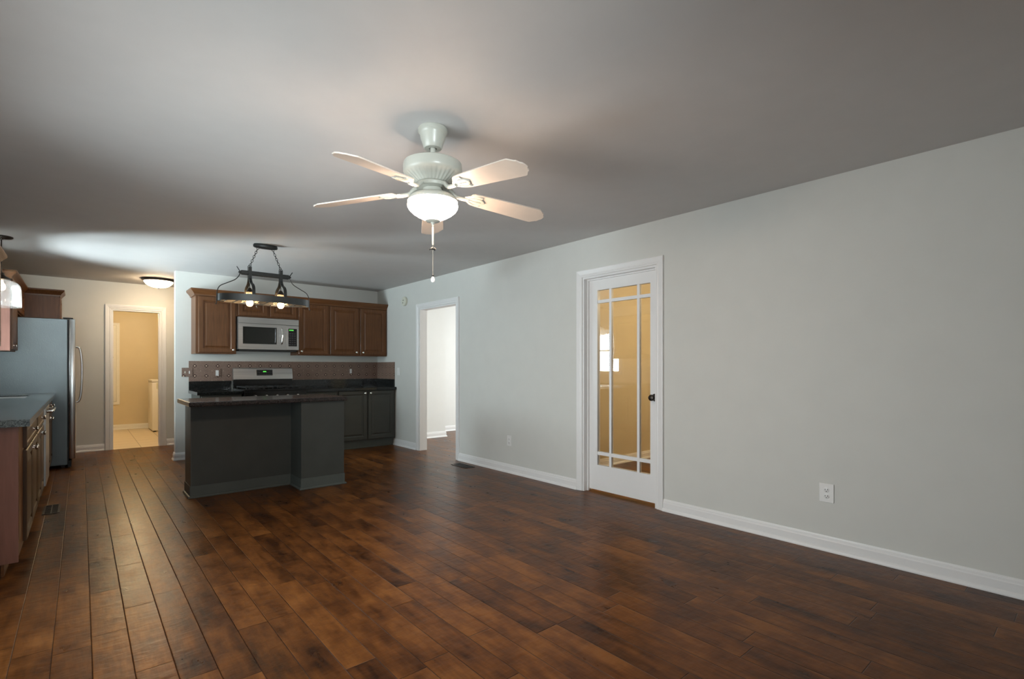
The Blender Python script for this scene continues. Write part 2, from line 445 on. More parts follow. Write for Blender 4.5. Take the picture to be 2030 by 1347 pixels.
DO = (2.460, 3.290, 2.066)   # glass door opening y0,y1,top
OP = (5.456, 6.402, 2.040)   # cased opening
w = MB()
w.box(RX, RX + T, YB - T, DO[0], 0, H).box(RX, RX + T, DO[1], OP[0], 0, H).box(RX, RX + T, OP[1], YF + T, 0, H)
w.box(RX, RX + T, DO[0], DO[1], DO[2], H).box(RX, RX + T, OP[0], OP[1], OP[2], H)
struct(w, 'wall_right', M['wall'], 'long pale grey right wall with a glass door and a cased opening', 'wall')
struct(MB().box(0.925, RX - 0.001, YK, YK + T, 0, H), 'wall_back', M['wall'], 'pale kitchen wall behind the range and the brown cabinets', 'wall')
FD = (0.334, 0.932, 2.045)
w = MB(); w.box(LX, FD[0], YF, YF + T, 0, H).box(FD[1], RX - 0.001, YF, YF + T, 0, H).box(FD[0], FD[1], YF, YF + T, FD[2], H)
struct(w, 'wall_far', M['wall'], 'far wall of the passage with the laundry doorway in it', 'wall')
SD = (1.45, 3.65, 0.06, 2.06)   # sliding glass door in the left wall
KW = (6.50, 7.36, 1.08, 2.03)   # kitchen window
w = MB()
x0, x1 = LX - T, LX
w.box(x0, x1, YB - T, SD[0], 0, H).box(x0, x1, SD[1], KW[0], 0, H).box(x0, x1, KW[1], YF + T, 0, H)
w.box(x0, x1, SD[0], SD[1], 0, SD[2]).box(x0, x1, SD[0], SD[1], SD[3], H).box(x0, x1, KW[0], KW[1], 0, KW[2]).box(x0, x1, KW[0], KW[1], KW[3], H)
struct(w, 'wall_left', M['wall'], 'pale left wall behind the sink counter and refrigerator', 'wall')
FW = (-0.75, 0.75, 0.90, 2.05)  # opening of the window added behind the camera
struct(MB().box(LX, FW[0], YB - T, YB, 0, H).box(FW[1], RX, YB - T, YB, 0, H).box(FW[0], FW[1], YB - T, YB, 0, FW[2]).box(FW[0], FW[1], YB - T, YB, FW[3], H), 'wall_front', M['wall'], 'plain pale wall behind the camera', 'wall')
# rooms beyond the right wall
HX = RX + T
struct(MB().box(HX + .001, 7.6, 3.93, 4.03, 0, H), 'wall_hallway', M['yellow'], 'warm beige hallway wall seen through the glass door', 'wall')
struct(MB().box(HX + .001, 7.6, 1.1, 1.2, 0, H), 'wall_hallway_near', M['yellow'], 'near side wall of the warm lit hallway', 'wall')
struct(MB().box(7.6, 7.7, 1.1, 4.03, 0, H), 'wall_hallway_end', M['yellow'], 'end wall of the warm lit hallway', 'wall')
struct(MB().box(HX + .001, 4.80, 7.41, 7.53, 0, H), 'wall_next_room', M['cream'], 'short cream partition seen through the cased opening', 'wall')
struct(MB().box(4.80 + .001, 7.9, 8.02, 8.12, 0, H), 'wall_next_room_far', M['cream'], 'bright white wall deeper in the next room', 'wall')
struct(MB().box(7.9, 8.0, 4.03, 8.12, 0, H), 'wall_next_room_side', M['cream'], 'side wall of the bright next room', 'wall')
struct(MB().box(HX + .001, 4.80, 8.02, 8.12, 0, H), 'wall_next_room_back', M['cream'], 'cream wall behind the short partition in the next room', 'wall')
# laundry
LYB = 12.30
struct(MB().box(-1.0, 2.2, LYB, LYB + .1, 0, H), 'wall_laundry_back', M['yellow'], 'beige back wall of the laundry room', 'wall')
struct(MB().box(-1.1, -1.0, YF + T + .001, LYB, 0, H), 'wall_laundry_left', M['yellow'], 'left wall of the laundry room', 'wall')
struct(MB().box(2.2, 2.3, YF + T + .001, LYB, 0, H), 'wall_laundry_right', M['yellow'], 'right wall of the laundry room', 'wall')
struct(MB().box(-1.0, FD[0] - .02, YF + T + .0005, YF + T + .006, 0, H).box(FD[1] + .02, 2.2, YF + T + .0005, YF + T + .006, 0, H), 'wall_laundry_front', M['yellow'], 'laundry side of the doorway wall', 'wall')

# ---- trim
BASE = [(0.0, 0.0), (0.026, 0.0), (0.026, 0.007), (0.021, 0.019), (0.014, 0.025), (0.014, 0.068), (0.011, 0.074), (0.010, 0.086), (0.007, 0.090), (0.005, 0.098), (0.0, 0.098)]
def baseboard(name, a, b, n, label, mat='trim', mit0=0, mit1=0, scale=1.0):
    """skirting from a to b on the floor, n = direction out of the wall; mit = mitre (+1 outward, -1 inward)"""
    a, b, n = Vector((*a, 0)), Vector((*b, 0)), Vector((*n, 0)); d = (b - a).normalized()
    mb = MB(); g = 0.0005
    A = [mb.bm.verts.new(a + n * (o * scale + g) - d * (mit0 * (o * scale + g)) + Vector((0, 0, z + g))) for o, z in BASE]
    B = [mb.bm.verts.new(b + n * (o * scale + g) + d * (mit1 * (o * scale + g)) + Vector((0, 0, z + g))) for o, z in BASE]
    k = len(A); mb.bm.faces.new(A); mb.bm.faces.new(B[::-1])
    for i in range(k): mb.bm.faces.new((A[i], A[(i + 1) % k], B[(i + 1) % k], B[i]))
    return struct(mb, name, M[mat], label, 'baseboard')
CW = 0.066
baseboard('baseboard_right', (RX, YB), (RX, DO[0] - CW), (-1, 0), 'white baseboard along the right wall between the camera and the glass door')
baseboard('baseboard_right', (RX, DO[1] + CW), (RX, OP[0] - CW), (-1, 0), 'white baseboard on the right wall between the glass door and the opening')
baseboard('baseboard_right', (RX, OP[1] + CW), (RX, 7.175), (-1, 0), 'short white baseboard between the cased opening and the kitchen cabinet')
baseboard('baseboard_back', (0.925, YK), (1.095, YK), (0, -1), 'short white baseboard on the end of the kitchen wall beside the island', mit0=1)
baseboard('baseboard_back', (0.925, YK), (0.925, YK + T), (-1, 0), 'white baseboard wrapping the free end of the kitchen wall', mit0=1, mit1=1)
baseboard('baseboard_far', (-0.215, YF), (FD[0] - CW - .008, YF), (0, -1), 'white baseboard left of the laundry doorway beside the refrigerator')
baseboard('baseboard_far', (FD[1] + CW + .008, YF), (RX - .03, YF), (0, -1), 'white baseboard right of the laundry doorway')
baseboard('baseboard_hallway', (HX + .03, 3.93), (7.5, 3.93), (0, -1), 'pale baseboard of the hallway behind the glass door')
baseboard('baseboard_next_room', (HX + .03, 7.41), (4.80, 7.41), (0, -1), 'white baseboard on the short partition of the next room', mit1=1)
baseboard('baseboard_next_room', (4.80, 7.41), (4.80, 7.53), (1, 0), 'white baseboard on the end of the short partition', mit0=1, mit1=1)
baseboard('baseboard_next_room', (4.83, 8.02), (7.8, 8.02), (0, -1), 'white baseboard on the far bright wall of the next room')
baseboard('baseboard_laundry', (-0.95, LYB), (2.15, LYB), (0, -1), 'cream baseboard along the laundry back wall', mat='cream')

CAS = [(0.0, 0.0), (0.0, 0.009), (0.010, 0.012), (0.018, 0.009), (0.026, 0.013), (0.046, 0.017), (0.058, 0.019), (0.064, 0.018), (0.066, 0.014), (0.066, 0.0)]
def casing(name, P, U, N, u0, u1, zt, label, mat='trim'):
    """door casing: P origin on wall face, U along wall, N out of wall; opening u0..u1, top zt"""
    P, U, N = Vector(P), Vector(U), Vector(N); Z = Vector((0, 0, 1)); mb = MB(); rows = []
    rv = 0.006
    for o, n in CAS:
        o += rv; n += 0.0006
        rows.append([mb.bm.verts.new(P + U * a + Z * b + N * n) for a, b in ((u0 - o, 0.001), (u0 - o, zt + o), (u1 + o, zt + o), (u1 + o, 0.001))])
    m = len(rows)
    for i in range(m):
        a, b = rows[i], rows[(i + 1) % m]
        for j in range(3): mb.bm.faces.new((a[j], a[j + 1], b[j + 1], b[j]))
    mb.bm.faces.new([r[0] for r in rows]); mb.bm.faces.new([r[3] for r in rows][::-1])
    return struct(mb, name, M[mat], label, 'door trim')
JT = 0.018
def jamb(name, wall_x, DO, label):
    m = MB(); a, b, z = DO; x0, x1 = wall_x - .0005, wall_x + T + .0005
    m.box(x0, x1, a + .0005, a + JT, 0.001, z - JT).box(x0, x1, b - JT, b - .0005, 0.001, z - JT).box(x0, x1, a + .0005, b - .0005, z - JT, z - .0005)
    return m
casing('trim_1', (RX, 0, 0), (0, 1, 0), (-1, 0, 0), DO[0] + 0.004, DO[1] - 0.004, DO[2] - 0.004, 'white moulded casing around the glass paned door')
casing('trim_2', (RX, 0, 0), (0, 1, 0), (-1, 0, 0), OP[0] + 0.004, OP[1] - 0.004, OP[2] - 0.004, 'white moulded casing around the opening to the bright room')
casing('trim_3', (0, YF, 0), (1, 0, 0), (0, -1, 0), FD[0] + 0.004, FD[1] - 0.004, FD[2] - 0.004, 'white moulded casing around the laundry doorway')
struct(jamb('trim_4', RX, OP, ''), 'trim_4', M['trim'], 'white jamb lining the cased opening', 'door trim')
m = MB(); a, b, z = FD
m.box(a + .0005, a + JT, YF, YF + T, .001, z - JT).box(b - JT, b - .0005, YF, YF + T, .001, z - JT).box(a + .0005, b - .0005, YF, YF + T, z - JT, z - .0005)
m.box(a + JT, a + JT + .01, YF + .04, YF + .075, .001, z - JT).box(b - JT - .01, b - JT, YF + .04, YF + .075, .001, z - JT)
d3 = thing('door_3', ((a + b) / 2, YF + T / 2, 0), 'open laundry doorway with white jamb and small hinges', 'doorway', kind='structure')
m.build('door_frame', M['trim'], d3)
for zz in (0.25, 1.05, 1.80):
    MB().box(a + JT + .0002, a + JT + .004, YF + .078, YF + .112, zz - .045, zz + .045).lathe([(.006, 0), (.006, .09)], (a + JT + .006, YF + .113, zz - .045), n=10).build('hinge', M['chrome'], d3)

# ---- glass paned door
d1 = thing('door_1', (RX + .06, 2.875, 0), 'white wooden door with nine clear glass panes and dark knob', 'door', kind='structure')
jamb('door_frame', RX, DO, '').box(RX + .045, RX + .066, DO[0] + JT, DO[0] + JT + .012, .001, DO[2] - JT).box(RX + .045, RX + .066, DO[1] - JT - .012, DO[1] - JT, .001, DO[2] - JT).box(RX + .045, RX + .066, DO[0] + JT + .012, DO[1] - JT - .012, DO[2] - JT - .012, DO[2] - JT).build('door_frame', M['trim'], d1)
sx0, sx1 = RX + .0665, RX + .1065
ya, yb, za, zb = DO[0] + JT + .003, DO[1] - JT - .003, 0.022, DO[2] - JT - .003
ga, gb, gz0, gz1 = 2.570, 3.163, 0.262, 1.936
v1, v2 = (2.686, 2.712), (2.999, 3.024); hz1, hz2 = (0.358, 0.390), (1.812, 1.842)
slab = MB()
slab.box(sx0, sx1, ya, ga, za, zb).box(sx0, sx1, gb, yb, za, zb).box(sx0, sx1, ga, gb, za, gz0).box(sx0, sx1, ga, gb, gz1, zb)
slab.build('door_panel', M['trim'], d1)
mx0, mx1 = sx0 + .005, sx1 - .005
MB().box(mx0, mx1, v1[0], v1[1], gz0, gz1).box(mx0, mx1, v2[0], v2[1], gz0, gz1).box(mx0 + .0006, mx1 - .0006, ga, gb, hz1[0], hz1[1]).box(mx0 + .0006, mx1 - .0006, ga, gb, hz2[0], hz2[1]).build('muntin_grid', M['trim'], d1)
ys = [(ga, v1[0]), (v1[1], v2[0]), (v2[1], gb)]; zs = [(gz0, hz1[0]), (hz1[1], hz2[0]), (hz2[1], gz1)]
for yy in ys:
    for zz in zs:
        MB().box(sx0 + .019, sx0 + .021, yy[0], yy[1], zz[0], zz[1]).build('glass_pane', M['glass'], d1)
KY, KZ = 2.522, 0.936
MB().lathe([(.033, .0), (.033, .004), (.028, .009), (.012, .011), (.011, .030), (.019, .036), (.027, .046), (.028, .056), (.024, .066), (.012, .071), (0, .072)], (sx0 - .0003, KY, KZ), axis=(-1, 0, 0), n=28).build('door_knob', M['bronze'], d1, smooth=True)

# ---- sliding door and kitchen window of the left wall
d2 = thing('door_2', (LX - T / 2, (SD[0] + SD[1]) / 2, SD[2]), 'white framed sliding glass door in the left wall', 'door', kind='structure')
m = MB(); xs0, xs1 = LX - .09, LX - .02
m.box(xs0, xs1, SD[0] + .001, SD[0] + .06, SD[2] + .001, SD[3] - .001).box(xs0, xs1, SD[1] - .06, SD[1] - .001, SD[2] + .001, SD[3] - .001).box(xs0, xs1, SD[0] + .06, SD[1] - .06, SD[3] - .06, SD[3] - .001).box(xs0, xs1, SD[0] + .06, SD[1] - .06, SD[2] + .001, SD[2] + .06).box(xs0, xs1, 2.51, 2.59, SD[2] + .06, SD[3] - .06)
m.build('door_frame', M['trim'], d2)
for q in ((SD[0] + .06, 2.51), (2.59, SD[1] - .06)):
    MB().box(LX - .057, LX - .053, q[0], q[1], SD[2] + .06, SD[3] - .06).build('glass_pane', M['glass'], d2)
wn = thing('window_1', (LX - T / 2, (KW[0] + KW[1]) / 2, KW[2]), 'white window with blinds above the kitchen sink', 'window', kind='structure')
m = MB(); fw = .045
m.box(xs0, xs1, KW[0] + .001, KW[0] + fw, KW[2] + .001, KW[3] - .001).box(xs0, xs1, KW[1] - fw, KW[1] - .001, KW[2] + .001, KW[3] - .001).box(xs0, xs1, KW[0] + fw, KW[1] - fw, KW[3] - fw, KW[3] - .001).box(xs0, xs1, KW[0] + fw, KW[1] - fw, KW[2] + .001, KW[2] + fw).box(xs0 + .01, xs1 - .01, KW[0] + fw, KW[1] - fw, 1.535, 1.575)
m.build('window_frame', M['trim'], wn)
for q in ((KW[2] + fw, 1.535), (1.575, KW[3] - fw)):
    MB().box(LX - .060, LX - .056, KW[0] + fw, KW[1] - fw, q[0], q[1]).build('glass_pane', M['glass'], wn)
MB().box(LX + .0006, LX + .05, KW[0] - .07, KW[1] + .07, KW[2] - .035, KW[2] - .008).build('window_sill', M['trim'], wn)
wn2 = thing('added_window', (0, YB - T / 2, FW[2]), 'white framed window added behind the camera to lift the room light', 'window', kind='structure')  # unseen window, put in to let extra daylight into the room
m = MB(); y0_, y1_ = YB - .09, YB - .02
m.box(FW[0] + .001, FW[0] + fw, y0_, y1_, FW[2] + .001, FW[3] - .001).box(FW[1] - fw, FW[1] - .001, y0_, y1_, FW[2] + .001, FW[3] - .001).box(FW[0] + fw, FW[1] - fw, y0_, y1_, FW[3] - fw, FW[3] - .001).box(FW[0] + fw, FW[1] - fw, y0_, y1_, FW[2] + .001, FW[2] + fw).box(-.025, .025, y0_ + .01, y1_ - .01, FW[2] + fw, FW[3] - fw)
m.build('window_frame', M['trim'], wn2)
for q in ((FW[0] + fw, -.025), (.025, FW[1] - fw)):
    MB().box(q[0], q[1], YB - .060, YB - .056, FW[2] + fw, FW[3] - fw).build('glass_pane', M['glass'], wn2)
bl = thing('window_blind', (LX - .005, (KW[0] + KW[1]) / 2, 1.09), 'white slatted blind hanging in the kitchen sink window', 'blind')
MB().box(LX - .019, LX + .012, KW[0] + .004, KW[1] - .004, KW[3] - .04, KW[3] - .003).build('head_rail', M['blinds'], bl)
m = MB()
for i in range(21):
    zz = 1.115 + i * .043; c = math.cos(.42) * .012; s_ = math.sin(.42) * .012
    m.extr([(LX - .004 - c, KW[0] + .01, zz - s_), (LX - .004 + c, KW[0] + .01, zz + s_), (LX - .004 + c, KW[0] + .01, zz + s_ + .0012), (LX - .004 - c, KW[0] + .01, zz - s_ + .0012)], (0, KW[1] - KW[0] - .02, 0))
m.build('slats', M['blinds'], bl)
MB().box(LX - .016, LX + .008, KW[0] + .01, KW[1] - .01, 1.088, 1.102).build('bottom_rail', M['blinds'], bl)
m = MB()
zt = KW[3]; o = .065
struct(MB().box(LX + .0006, LX + .018, KW[0] - o, KW[0], KW[2] - .007, zt + o).box(LX + .0006, LX + .018, KW[1], KW[1] + .045, KW[2] - .007, zt + o).box(LX + .0006, LX + .018, KW[0], KW[1], zt, zt + o), 'trim_5', M['trim'], 'white casing around the kitchen sink window', 'window trim')

# ------------------------------------------------------------------ cabinet parts
DOOR = [(0, 0), (0, .014), (.004, .019), (.048, .019), (.054, .014), (.060, .010), (.066, .010), (.082, .017), (.088, .018)]
DRAW = [(0, 0), (0, .014), (.004, .019), (.026, .019), (.031, .014), (.037, .014), (.043, .017)]
def knob(P, N, parent, mat='chrome'):
    MB().lathe([(.009, 0), (.006, .006), (.006, .012), (.014, .018), (.0155, .023), (.012, .028), (0, .030)], P, axis=N, n=18).build('knob', M[mat], parent, smooth=True)
def front_y(x0, x1, z0, z1, Y, parent, mat, name='door', rings=DOOR, kn=None):
    """panel facing -Y at plane Y"""
    d = MB().panel((x0, Y - .0004, z0), (1, 0, 0), (0, 0, 1), (0, -1, 0), x1 - x0, z1 - z0, rings).build(name, M[mat], parent)
    if kn: knob((kn[0], Y - .0200, kn[1]), (0, -1, 0), d)
    return d
def front_x(y0, y1, z0, z1, X, parent, mat, name='door', rings=DOOR, kn=None):
    """panel facing +X at plane X"""
    d = MB().panel((X + .0004, y0, z0), (0, 1, 0), (0, 0, 1), (1, 0, 0), y1 - y0, z1 - z0, rings).build(name, M[mat], parent)
    if kn: knob((X + .0200, kn[0], kn[1]), (1, 0, 0), d)
    return d

# ---- upper cabinets on the kitchen wall
YU = 7.42; UZ0, UZ1 = 1.372, 2.140
G = 'brown upper cabinets on the kitchen wall'
def upper(x0, x1, z0, doors, label):
    t = thing('upper_cabinet', ((x0 + x1) / 2, (YU + YK) / 2, z0), label, 'cabinet', G)
    MB().box(x0 + .0006, x1 - .0006, YU, YK - .001, z0, UZ1).build('body', M['upper'], t)
    for a, b, kn in doors: front_y(a, b, z0 + .016, UZ1 - .040, YU, t, 'upper', kn=kn)
    return t
upper(1.098, 1.556, UZ0, [(1.128, 1.545, (1.515, 1.425))], 'brown single door upper cabinet left of the microwave')
upper(1.556, 2.338, 1.872, [(1.582, 1.935, None), (1.972, 2.315, None)], 'short brown two door cabinet directly above the microwave')
upper(2.338, 2.785, UZ0, [(2.348, 2.762, (2.382, 1.425))], 'brown single door upper cabinet right of the microwave')
upper(2.785, 3.703, UZ0, [(2.800, 3.228, (3.192, 1.425)), (3.262, 3.682, (3.298, 1.425))], 'brown two door upper cabinet against the right wall')
CROWN = [(0.0, -.035), (.012, -.035), (.014, -.018), (.030, .004), (.046, .022), (.054, .034), (.054, .050), (0.0, .050)]
def crown(path, name, mat, label):
    """path: list of (x,y,nx,ny) corner points with mitre direction"""
    mb = MB(); rows = [[mb.bm.verts.new((x + nx * o, y + ny * o, UZ1 + z + .001)) for o, z in CROWN] for x, y, nx, ny in path]
    k = len(CROWN)
    for a, b in zip(rows, rows[1:]):
        for i in range(k): mb.bm.faces.new((a[i], a[(i + 1) % k], b[(i + 1) % k], b[i]))
    mb.bm.faces.new(rows[0]); mb.bm.faces.new(rows[-1][::-1])
    return tag(mb.build(name, M[mat]), label, 'moulding')
g = .0015
crown([(1.098 - g, YK - .002, -1, 0), (1.098 - g, YU - g, -1, -1), (3.703, YU - g, 0, -1)], 'crown_moulding', 'upperx', 'brown crown moulding on top of the kitchen wall cabinets')

# ---- base cabinets and worktop on the kitchen wall
CT = 0.898                      # counter top height
YBF = 7.135                     # face of the base cabinets
G = 'dark grey base cabinets on the kitchen wall'
def basecab(x0, x1, label):
    t = thing('base_cabinet', ((x0 + x1) / 2, (YBF + YK) / 2, 0), label, 'cabinet', G)
    MB().box(x0 + .0006, x1 - .0006, YBF, YK - .001, .110, CT - .0405).build('body', M['base'], t)
    MB().box(x0 + .0006, x1 - .0006, YBF + .035, YBF + .055, .001, .1095).box(x0 + .0006, x1 - .0006, YBF + .026, YBF + .0345, .001, .018).build('toe_kick', M['kick'], t)
    return t
t = basecab(1.100, 1.560, 'dark grey base cabinet left of the range'); front_y(1.115, 1.545, .70, .842, YBF, t, 'base', 'drawer', DRAW, (1.33, .77)); front_y(1.115, 1.545, .13, .685, YBF, t, 'base', kn=(1.51, .64))
t = basecab(2.345, 2.795, 'dark grey base cabinet with drawer right of the range'); front_y(2.36, 2.785, .70, .842, YBF, t, 'base', 'drawer', DRAW, (2.57, .77)); front_y(2.36, 2.785, .13, .685, YBF, t, 'base', kn=(2.395, .64))
t = basecab(2.795, 3.700, 'dark grey two door base cabinet against the right wall'); front_y(2.812, 3.236, .128, .848, YBF, t, 'base', kn=(3.205, .815)); front_y(3.258, 3.682, .128, .848, YBF, t, 'base', kn=(3.29, .815))
tag(MB().box(1.066, 1.566, 7.085, YK - .001, CT - .040, CT).build('worktop', M['granite'], bevel=.004), 'short black granite worktop left of the range', 'worktop', 'black granite worktops on the kitchen wall')
tag(MB().box(2.338, 3.704, 7.085, YK - .001, CT - .040, CT).build('worktop', M['granite'], bevel=.004), 'long black granite worktop between range and right wall', 'worktop', 'black granite worktops on the kitchen wall')
BS0 = CT + .001; BS1 = 1.014
tag(MB().box(1.070, 1.566, YK - .021, YK - .001, BS0, BS1).build('granite_upstand', M['granite']), 'low black granite upstand left of the range', 'upstand', 'black granite upstands')
tag(MB().box(2.338, 3.684, YK - .021, YK - .001, BS0, BS1).build('granite_upstand', M['granite']), 'low black granite upstand right of the range under patterned tiles', 'upstand', 'black granite upstands')
tag(MB().box(3.685, 3.705, 7.146, YK - .001, BS0, BS1).build('granite_upstand', M['granite']), 'low black granite upstand on the right wall', 'upstand', 'black granite upstands')
tag(MB().box(1.070, 3.697, YK - .009, YK - .001, BS1 + .001, 1.281).build('tile_backsplash', M['motif']), 'brown patterned tile backsplash behind the range', 'backsplash', 'patterned tile backsplash')
tag(MB().box(3.697, 3.705, 7.146, YK - .001, BS1 + .001, 1.281).build('tile_backsplash', M['motif']), 'short brown patterned tile backsplash on the right wall', 'backsplash', 'patterned tile backsplash')

# ---- range
rg = thing('kitchen_range', (1.952, 7.40, 0), 'black and stainless gas range with control panel behind the island', 'range')
x0, x1 = 1.572, 2.332
MB().box(x0, x1, 7.075, 7.725, .02, .895).build('body', M['black'], rg)
MB().box(x0, x1, 7.06, 7.70, .8955, .912, .004).build('cooktop', M['black'], rg)
MB().box(x0 + .01, x1 - .01, 7.045, 7.0745, .20, .70, .004).build('oven_door', M['steel'], rg)
MB().tube([(x0 + .06, 7.046, .665), (x0 + .06, 7.005, .665), (x1 - .06, 7.005, .665), (x1 - .06, 7.046, .665)], .011).build('oven_handle', M['chrome'], rg, smooth=True)
fp = MB().box(x0 + .002, x1 - .002, 7.035, 7.0745, .755, .890, .004).build('front_panel', M['black'], rg)
for i in range(5):
    xx = x0 + .12 + i * .13
    MB().lathe([(.024, 0), (.024, .012), (.018, .020), (.018, .032), (0, .033)], (xx, 7.0345, .825), axis=(0, -1, 0), n=20).build('control_knob', M['chrome'], rg, smooth=True)
m = MB()
for gx in (x0 + .03, x0 + .40):
    gw = .33
    for yy in (7.10, 7.36, 7.62): m.box(gx, gx + gw, yy - .007, yy + .007, .932, .946)
    for k in range(4):
        xx = gx + .007 + k * (gw - .014) / 3; m.box(xx - .007, xx + .007, 7.10, 7.62, .9321, .9461)
        for yy in (7.11, 7.61): m.box(xx - .006, xx + .006, yy - .006, yy + .006, .9125, .932)
m.build('burner_grate', M['blackm'], rg)
for bx in (x0 + .19, x0 + .57):
    for by in (7.23, 7.49): MB().lathe([(.045, 0), (.045, .008), (.03, .010), (.03, .018), (0, .019)], (bx, by, .9122), n=24).build('burner', M['blackm'], rg, smooth=True)
MB().box(x0, x1, 7.648, 7.705, .9125, 1.030, .003).build('rear_riser', M['black'], rg)
gd = MB().extr([(x0 - .004, 7.632, 1.031), (x0 - .004, 7.705, 1.031), (x0 - .004, 7.705, 1.188), (x0 - .004, 7.672, 1.190), (x0 - .004, 7.658, 1.182), (x0 - .004, 7.640, 1.10)], (x1 - x0 + .008, 0, 0)).build('backguard', M['steel'], rg, bevel=.003)
pn = MB().extr([(1.858, 7.6335, 1.085), (1.858, 7.642, 1.085), (1.858, 7.652, 1.165), (1.858, 7.6435, 1.165)], (.205, 0, 0)).build('control_panel', M['black'], gd)
m = MB()
for k in range(4): m.box(1.940 + k * .011, 1.947 + k * .011, 7.6375, 7.6400, 1.132, 1.146)
m.build('display', M['green'], gd)
m = MB()
for r_ in range(3):
    for k in range(9):
        xx = 1.868 + k * .0215
        if r_ == 2 and 3 <= k <= 5: continue
        yq = 7.6335 + (1.096 + r_ * .024 - 1.085) * .125
        m.box(xx, xx + .013, yq - .0012, yq, 1.096 + r_ * .024, 1.104 + r_ * .024)
m.build('panel_buttons', paint('grey_button', (.06, .06, .06), .4), gd)

# ---- microwave
mw = thing('microwave_oven', (1.949, 7.55, 1.43), 'stainless over the range microwave between the brown cabinets', 'microwave')
x0, x1, yf, z0, z1 = 1.566, 2.332, 7.375, 1.438, 1.862
MB().box(x0, x1, yf, YK - .002, z0, z1).build('body', paint('microwave_side_steel', (.45, .45, .44), .35, .9), mw)
MB().box(x0, x1, yf - .022, yf - .0005, 1.782, z1, .003).build('vent_strip', M['steel'], mw)
dr = MB()
dx1 = 2.165
dr.box(x0, x0 + .055, yf - .024, yf - .0005, z0, 1.778).box(2.040, dx1, yf - .024, yf - .0005, z0, 1.778).box(x0 + .055, 2.040, yf - .024, yf - .0005, z0, 1.510).box(x0 + .055, 2.040, yf - .024, yf - .0005, 1.738, 1.778)
dr = dr.build('door', M['steel'], mw)
MB().panel((x0 + .0555, yf - .004, 1.5105), (1, 0, 0), (0, 0, 1), (0, -1, 0), 2.0395 - x0 - .0555, .227, [(0, 0), (0, .016), (.016, .016), (.018, .013)]).build('window', M['mwglass'], dr)
hp = smooth_path([(2.100, yf - .024, 1.515), (2.103, yf - .050, 1.535), (2.106, yf - .066, 1.60), (2.107, yf - .068, 1.625), (2.106, yf - .066, 1.65), (2.103, yf - .050, 1.715), (2.100, yf - .024, 1.735)])
MB().tube(hp, .011, 12).build('handle', M['chrome'], dr, smooth=True)
MB().box(2.167, x1, yf - .022, yf - .0005, z0, 1.778, .003).build('control_surround', M['steel'], mw)
cp = MB().box(2.192, 2.305, yf - .0255, yf - .0222, 1.490, 1.735, .003).build('control_panel', M['black'], mw)
m = MB()
for k in range(4): m.box(2.204 + k * .015, 2.213 + k * .015, yf - .0268, yf - .0256, 1.706, 1.721)
m.build('display', M['green'], cp)
m = MB()
for r_ in range(6):
    for k in range(3): m.box(2.204 + k * .032, 2.225 + k * .032, yf - .0262, yf - .0256, 1.508 + r_ * .030, 1.521 + r_ * .030)
m.build('keypad', paint('dark_key', (.05, .05, .055), .4), cp)
MB().box(x0 + .02, x1 - .02, yf + .02, YK - .06, z0 - .022, z0 - .0005).build('bottom_vent', M['blackm'], mw)

# ------------------------------------------------------------------ island
il = thing('kitchen_island', (1.42, 5.45, 0), 'dark green grey kitchen island with recessed left side and granite top', 'island')
bx0, bxm, bx1, by0, bym, by1 = .768, 1.640, 2.066, 5.095, 5.415, 5.725
zt = CT - .0405
MB().extr([(bx0, bym, .001), (bxm, bym, .001), (bxm, by0, .001), (bx1, by0, .001), (bx1, by1, .001), (bx0, by1, .001)], (0, 0, zt - .001)).build('body', M['island'], il)
MB().box(bx0 - .006, bx0 - .0005, bym - .004, by1, .10, zt - .002).build('side_panel', paint('grey_brown_island_side', (.09, .085, .075), .45, var=.05), il)
pts = [(bx0 - .0065, by1), (bx0 - .0065, bym), (bxm, bym), (bxm, by0), (bx1, by0), (bx1, by1)]
off = [(-1, 0), (-1, -1), (-1, -1), (-1, -1), (1, -1), (1, 0)]
kb = MB()
prof = [(.0006, .001), (.020, .001), (.020, .010), (.014, .018), (.006, .020), (.006, .108), (.0006, .108)]
rows = [[kb.bm.verts.new((px + ox * o, py + oy * o, z)) for o, z in prof] for (px, py), (ox, oy) in zip(pts, off)]
# the inside corner at (bxm,bym) needs the strip to stay in front of both faces
for a, b in zip(rows, rows[1:]):
    for i in range(len(prof)): kb.bm.faces.new((a[i], a[(i + 1) % len(prof)], b[(i + 1) % len(prof)], b[i]))
kb.bm.faces.new(rows[0]); kb.bm.faces.new(rows[-1][::-1])
kb.build('base_strip', M['kick'], il)
ct = MB().box(.700, 2.086, 5.045, 5.745, CT - .040, CT, .008).build('countertop', M['granite_top'], il)

# ------------------------------------------------------------------ sink run on the left wall
XF = -0.272
G = 'brown base cabinets under the sink counter'
def leftbase(y0, y1, label, doors, drawers, first=False, sink=False):
    t = thing('base_cabinet', ((LX + XF) / 2, (y0 + y1) / 2, 0), label, 'cabinet', G)
    bd = MB(); zc = CT - .215 if sink else CT - .0405
    bd.box(LX + .001, XF, y0 + .0006, y1 - .0006, .105, zc)
    if sink: bd.box(XF - .02, XF, y0 + .0006, y1 - .0006, zc, CT - .0405).box(LX + .001, XF - .02, y1 - .0186, y1 - .0006, zc, CT - .0405).box(LX + .001, LX + .02, y0 + .0006, y1 - .0186, zc, CT - .0405)
    bd.build('body', M['upper'], t)
    MB().box(XF - .075, XF - .060, y0 + .0006, y1 - .0006, .001, .1045).build('toe_kick', M['uppery'], t)
    if first: MB().box(LX + .001, XF - .001, y0 - .018, y0, .075, CT - .0405).build('end_panel', M['endwood'], t)
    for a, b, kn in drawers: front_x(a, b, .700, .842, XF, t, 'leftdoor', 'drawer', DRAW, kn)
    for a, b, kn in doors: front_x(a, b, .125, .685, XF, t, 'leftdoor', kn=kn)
    return t
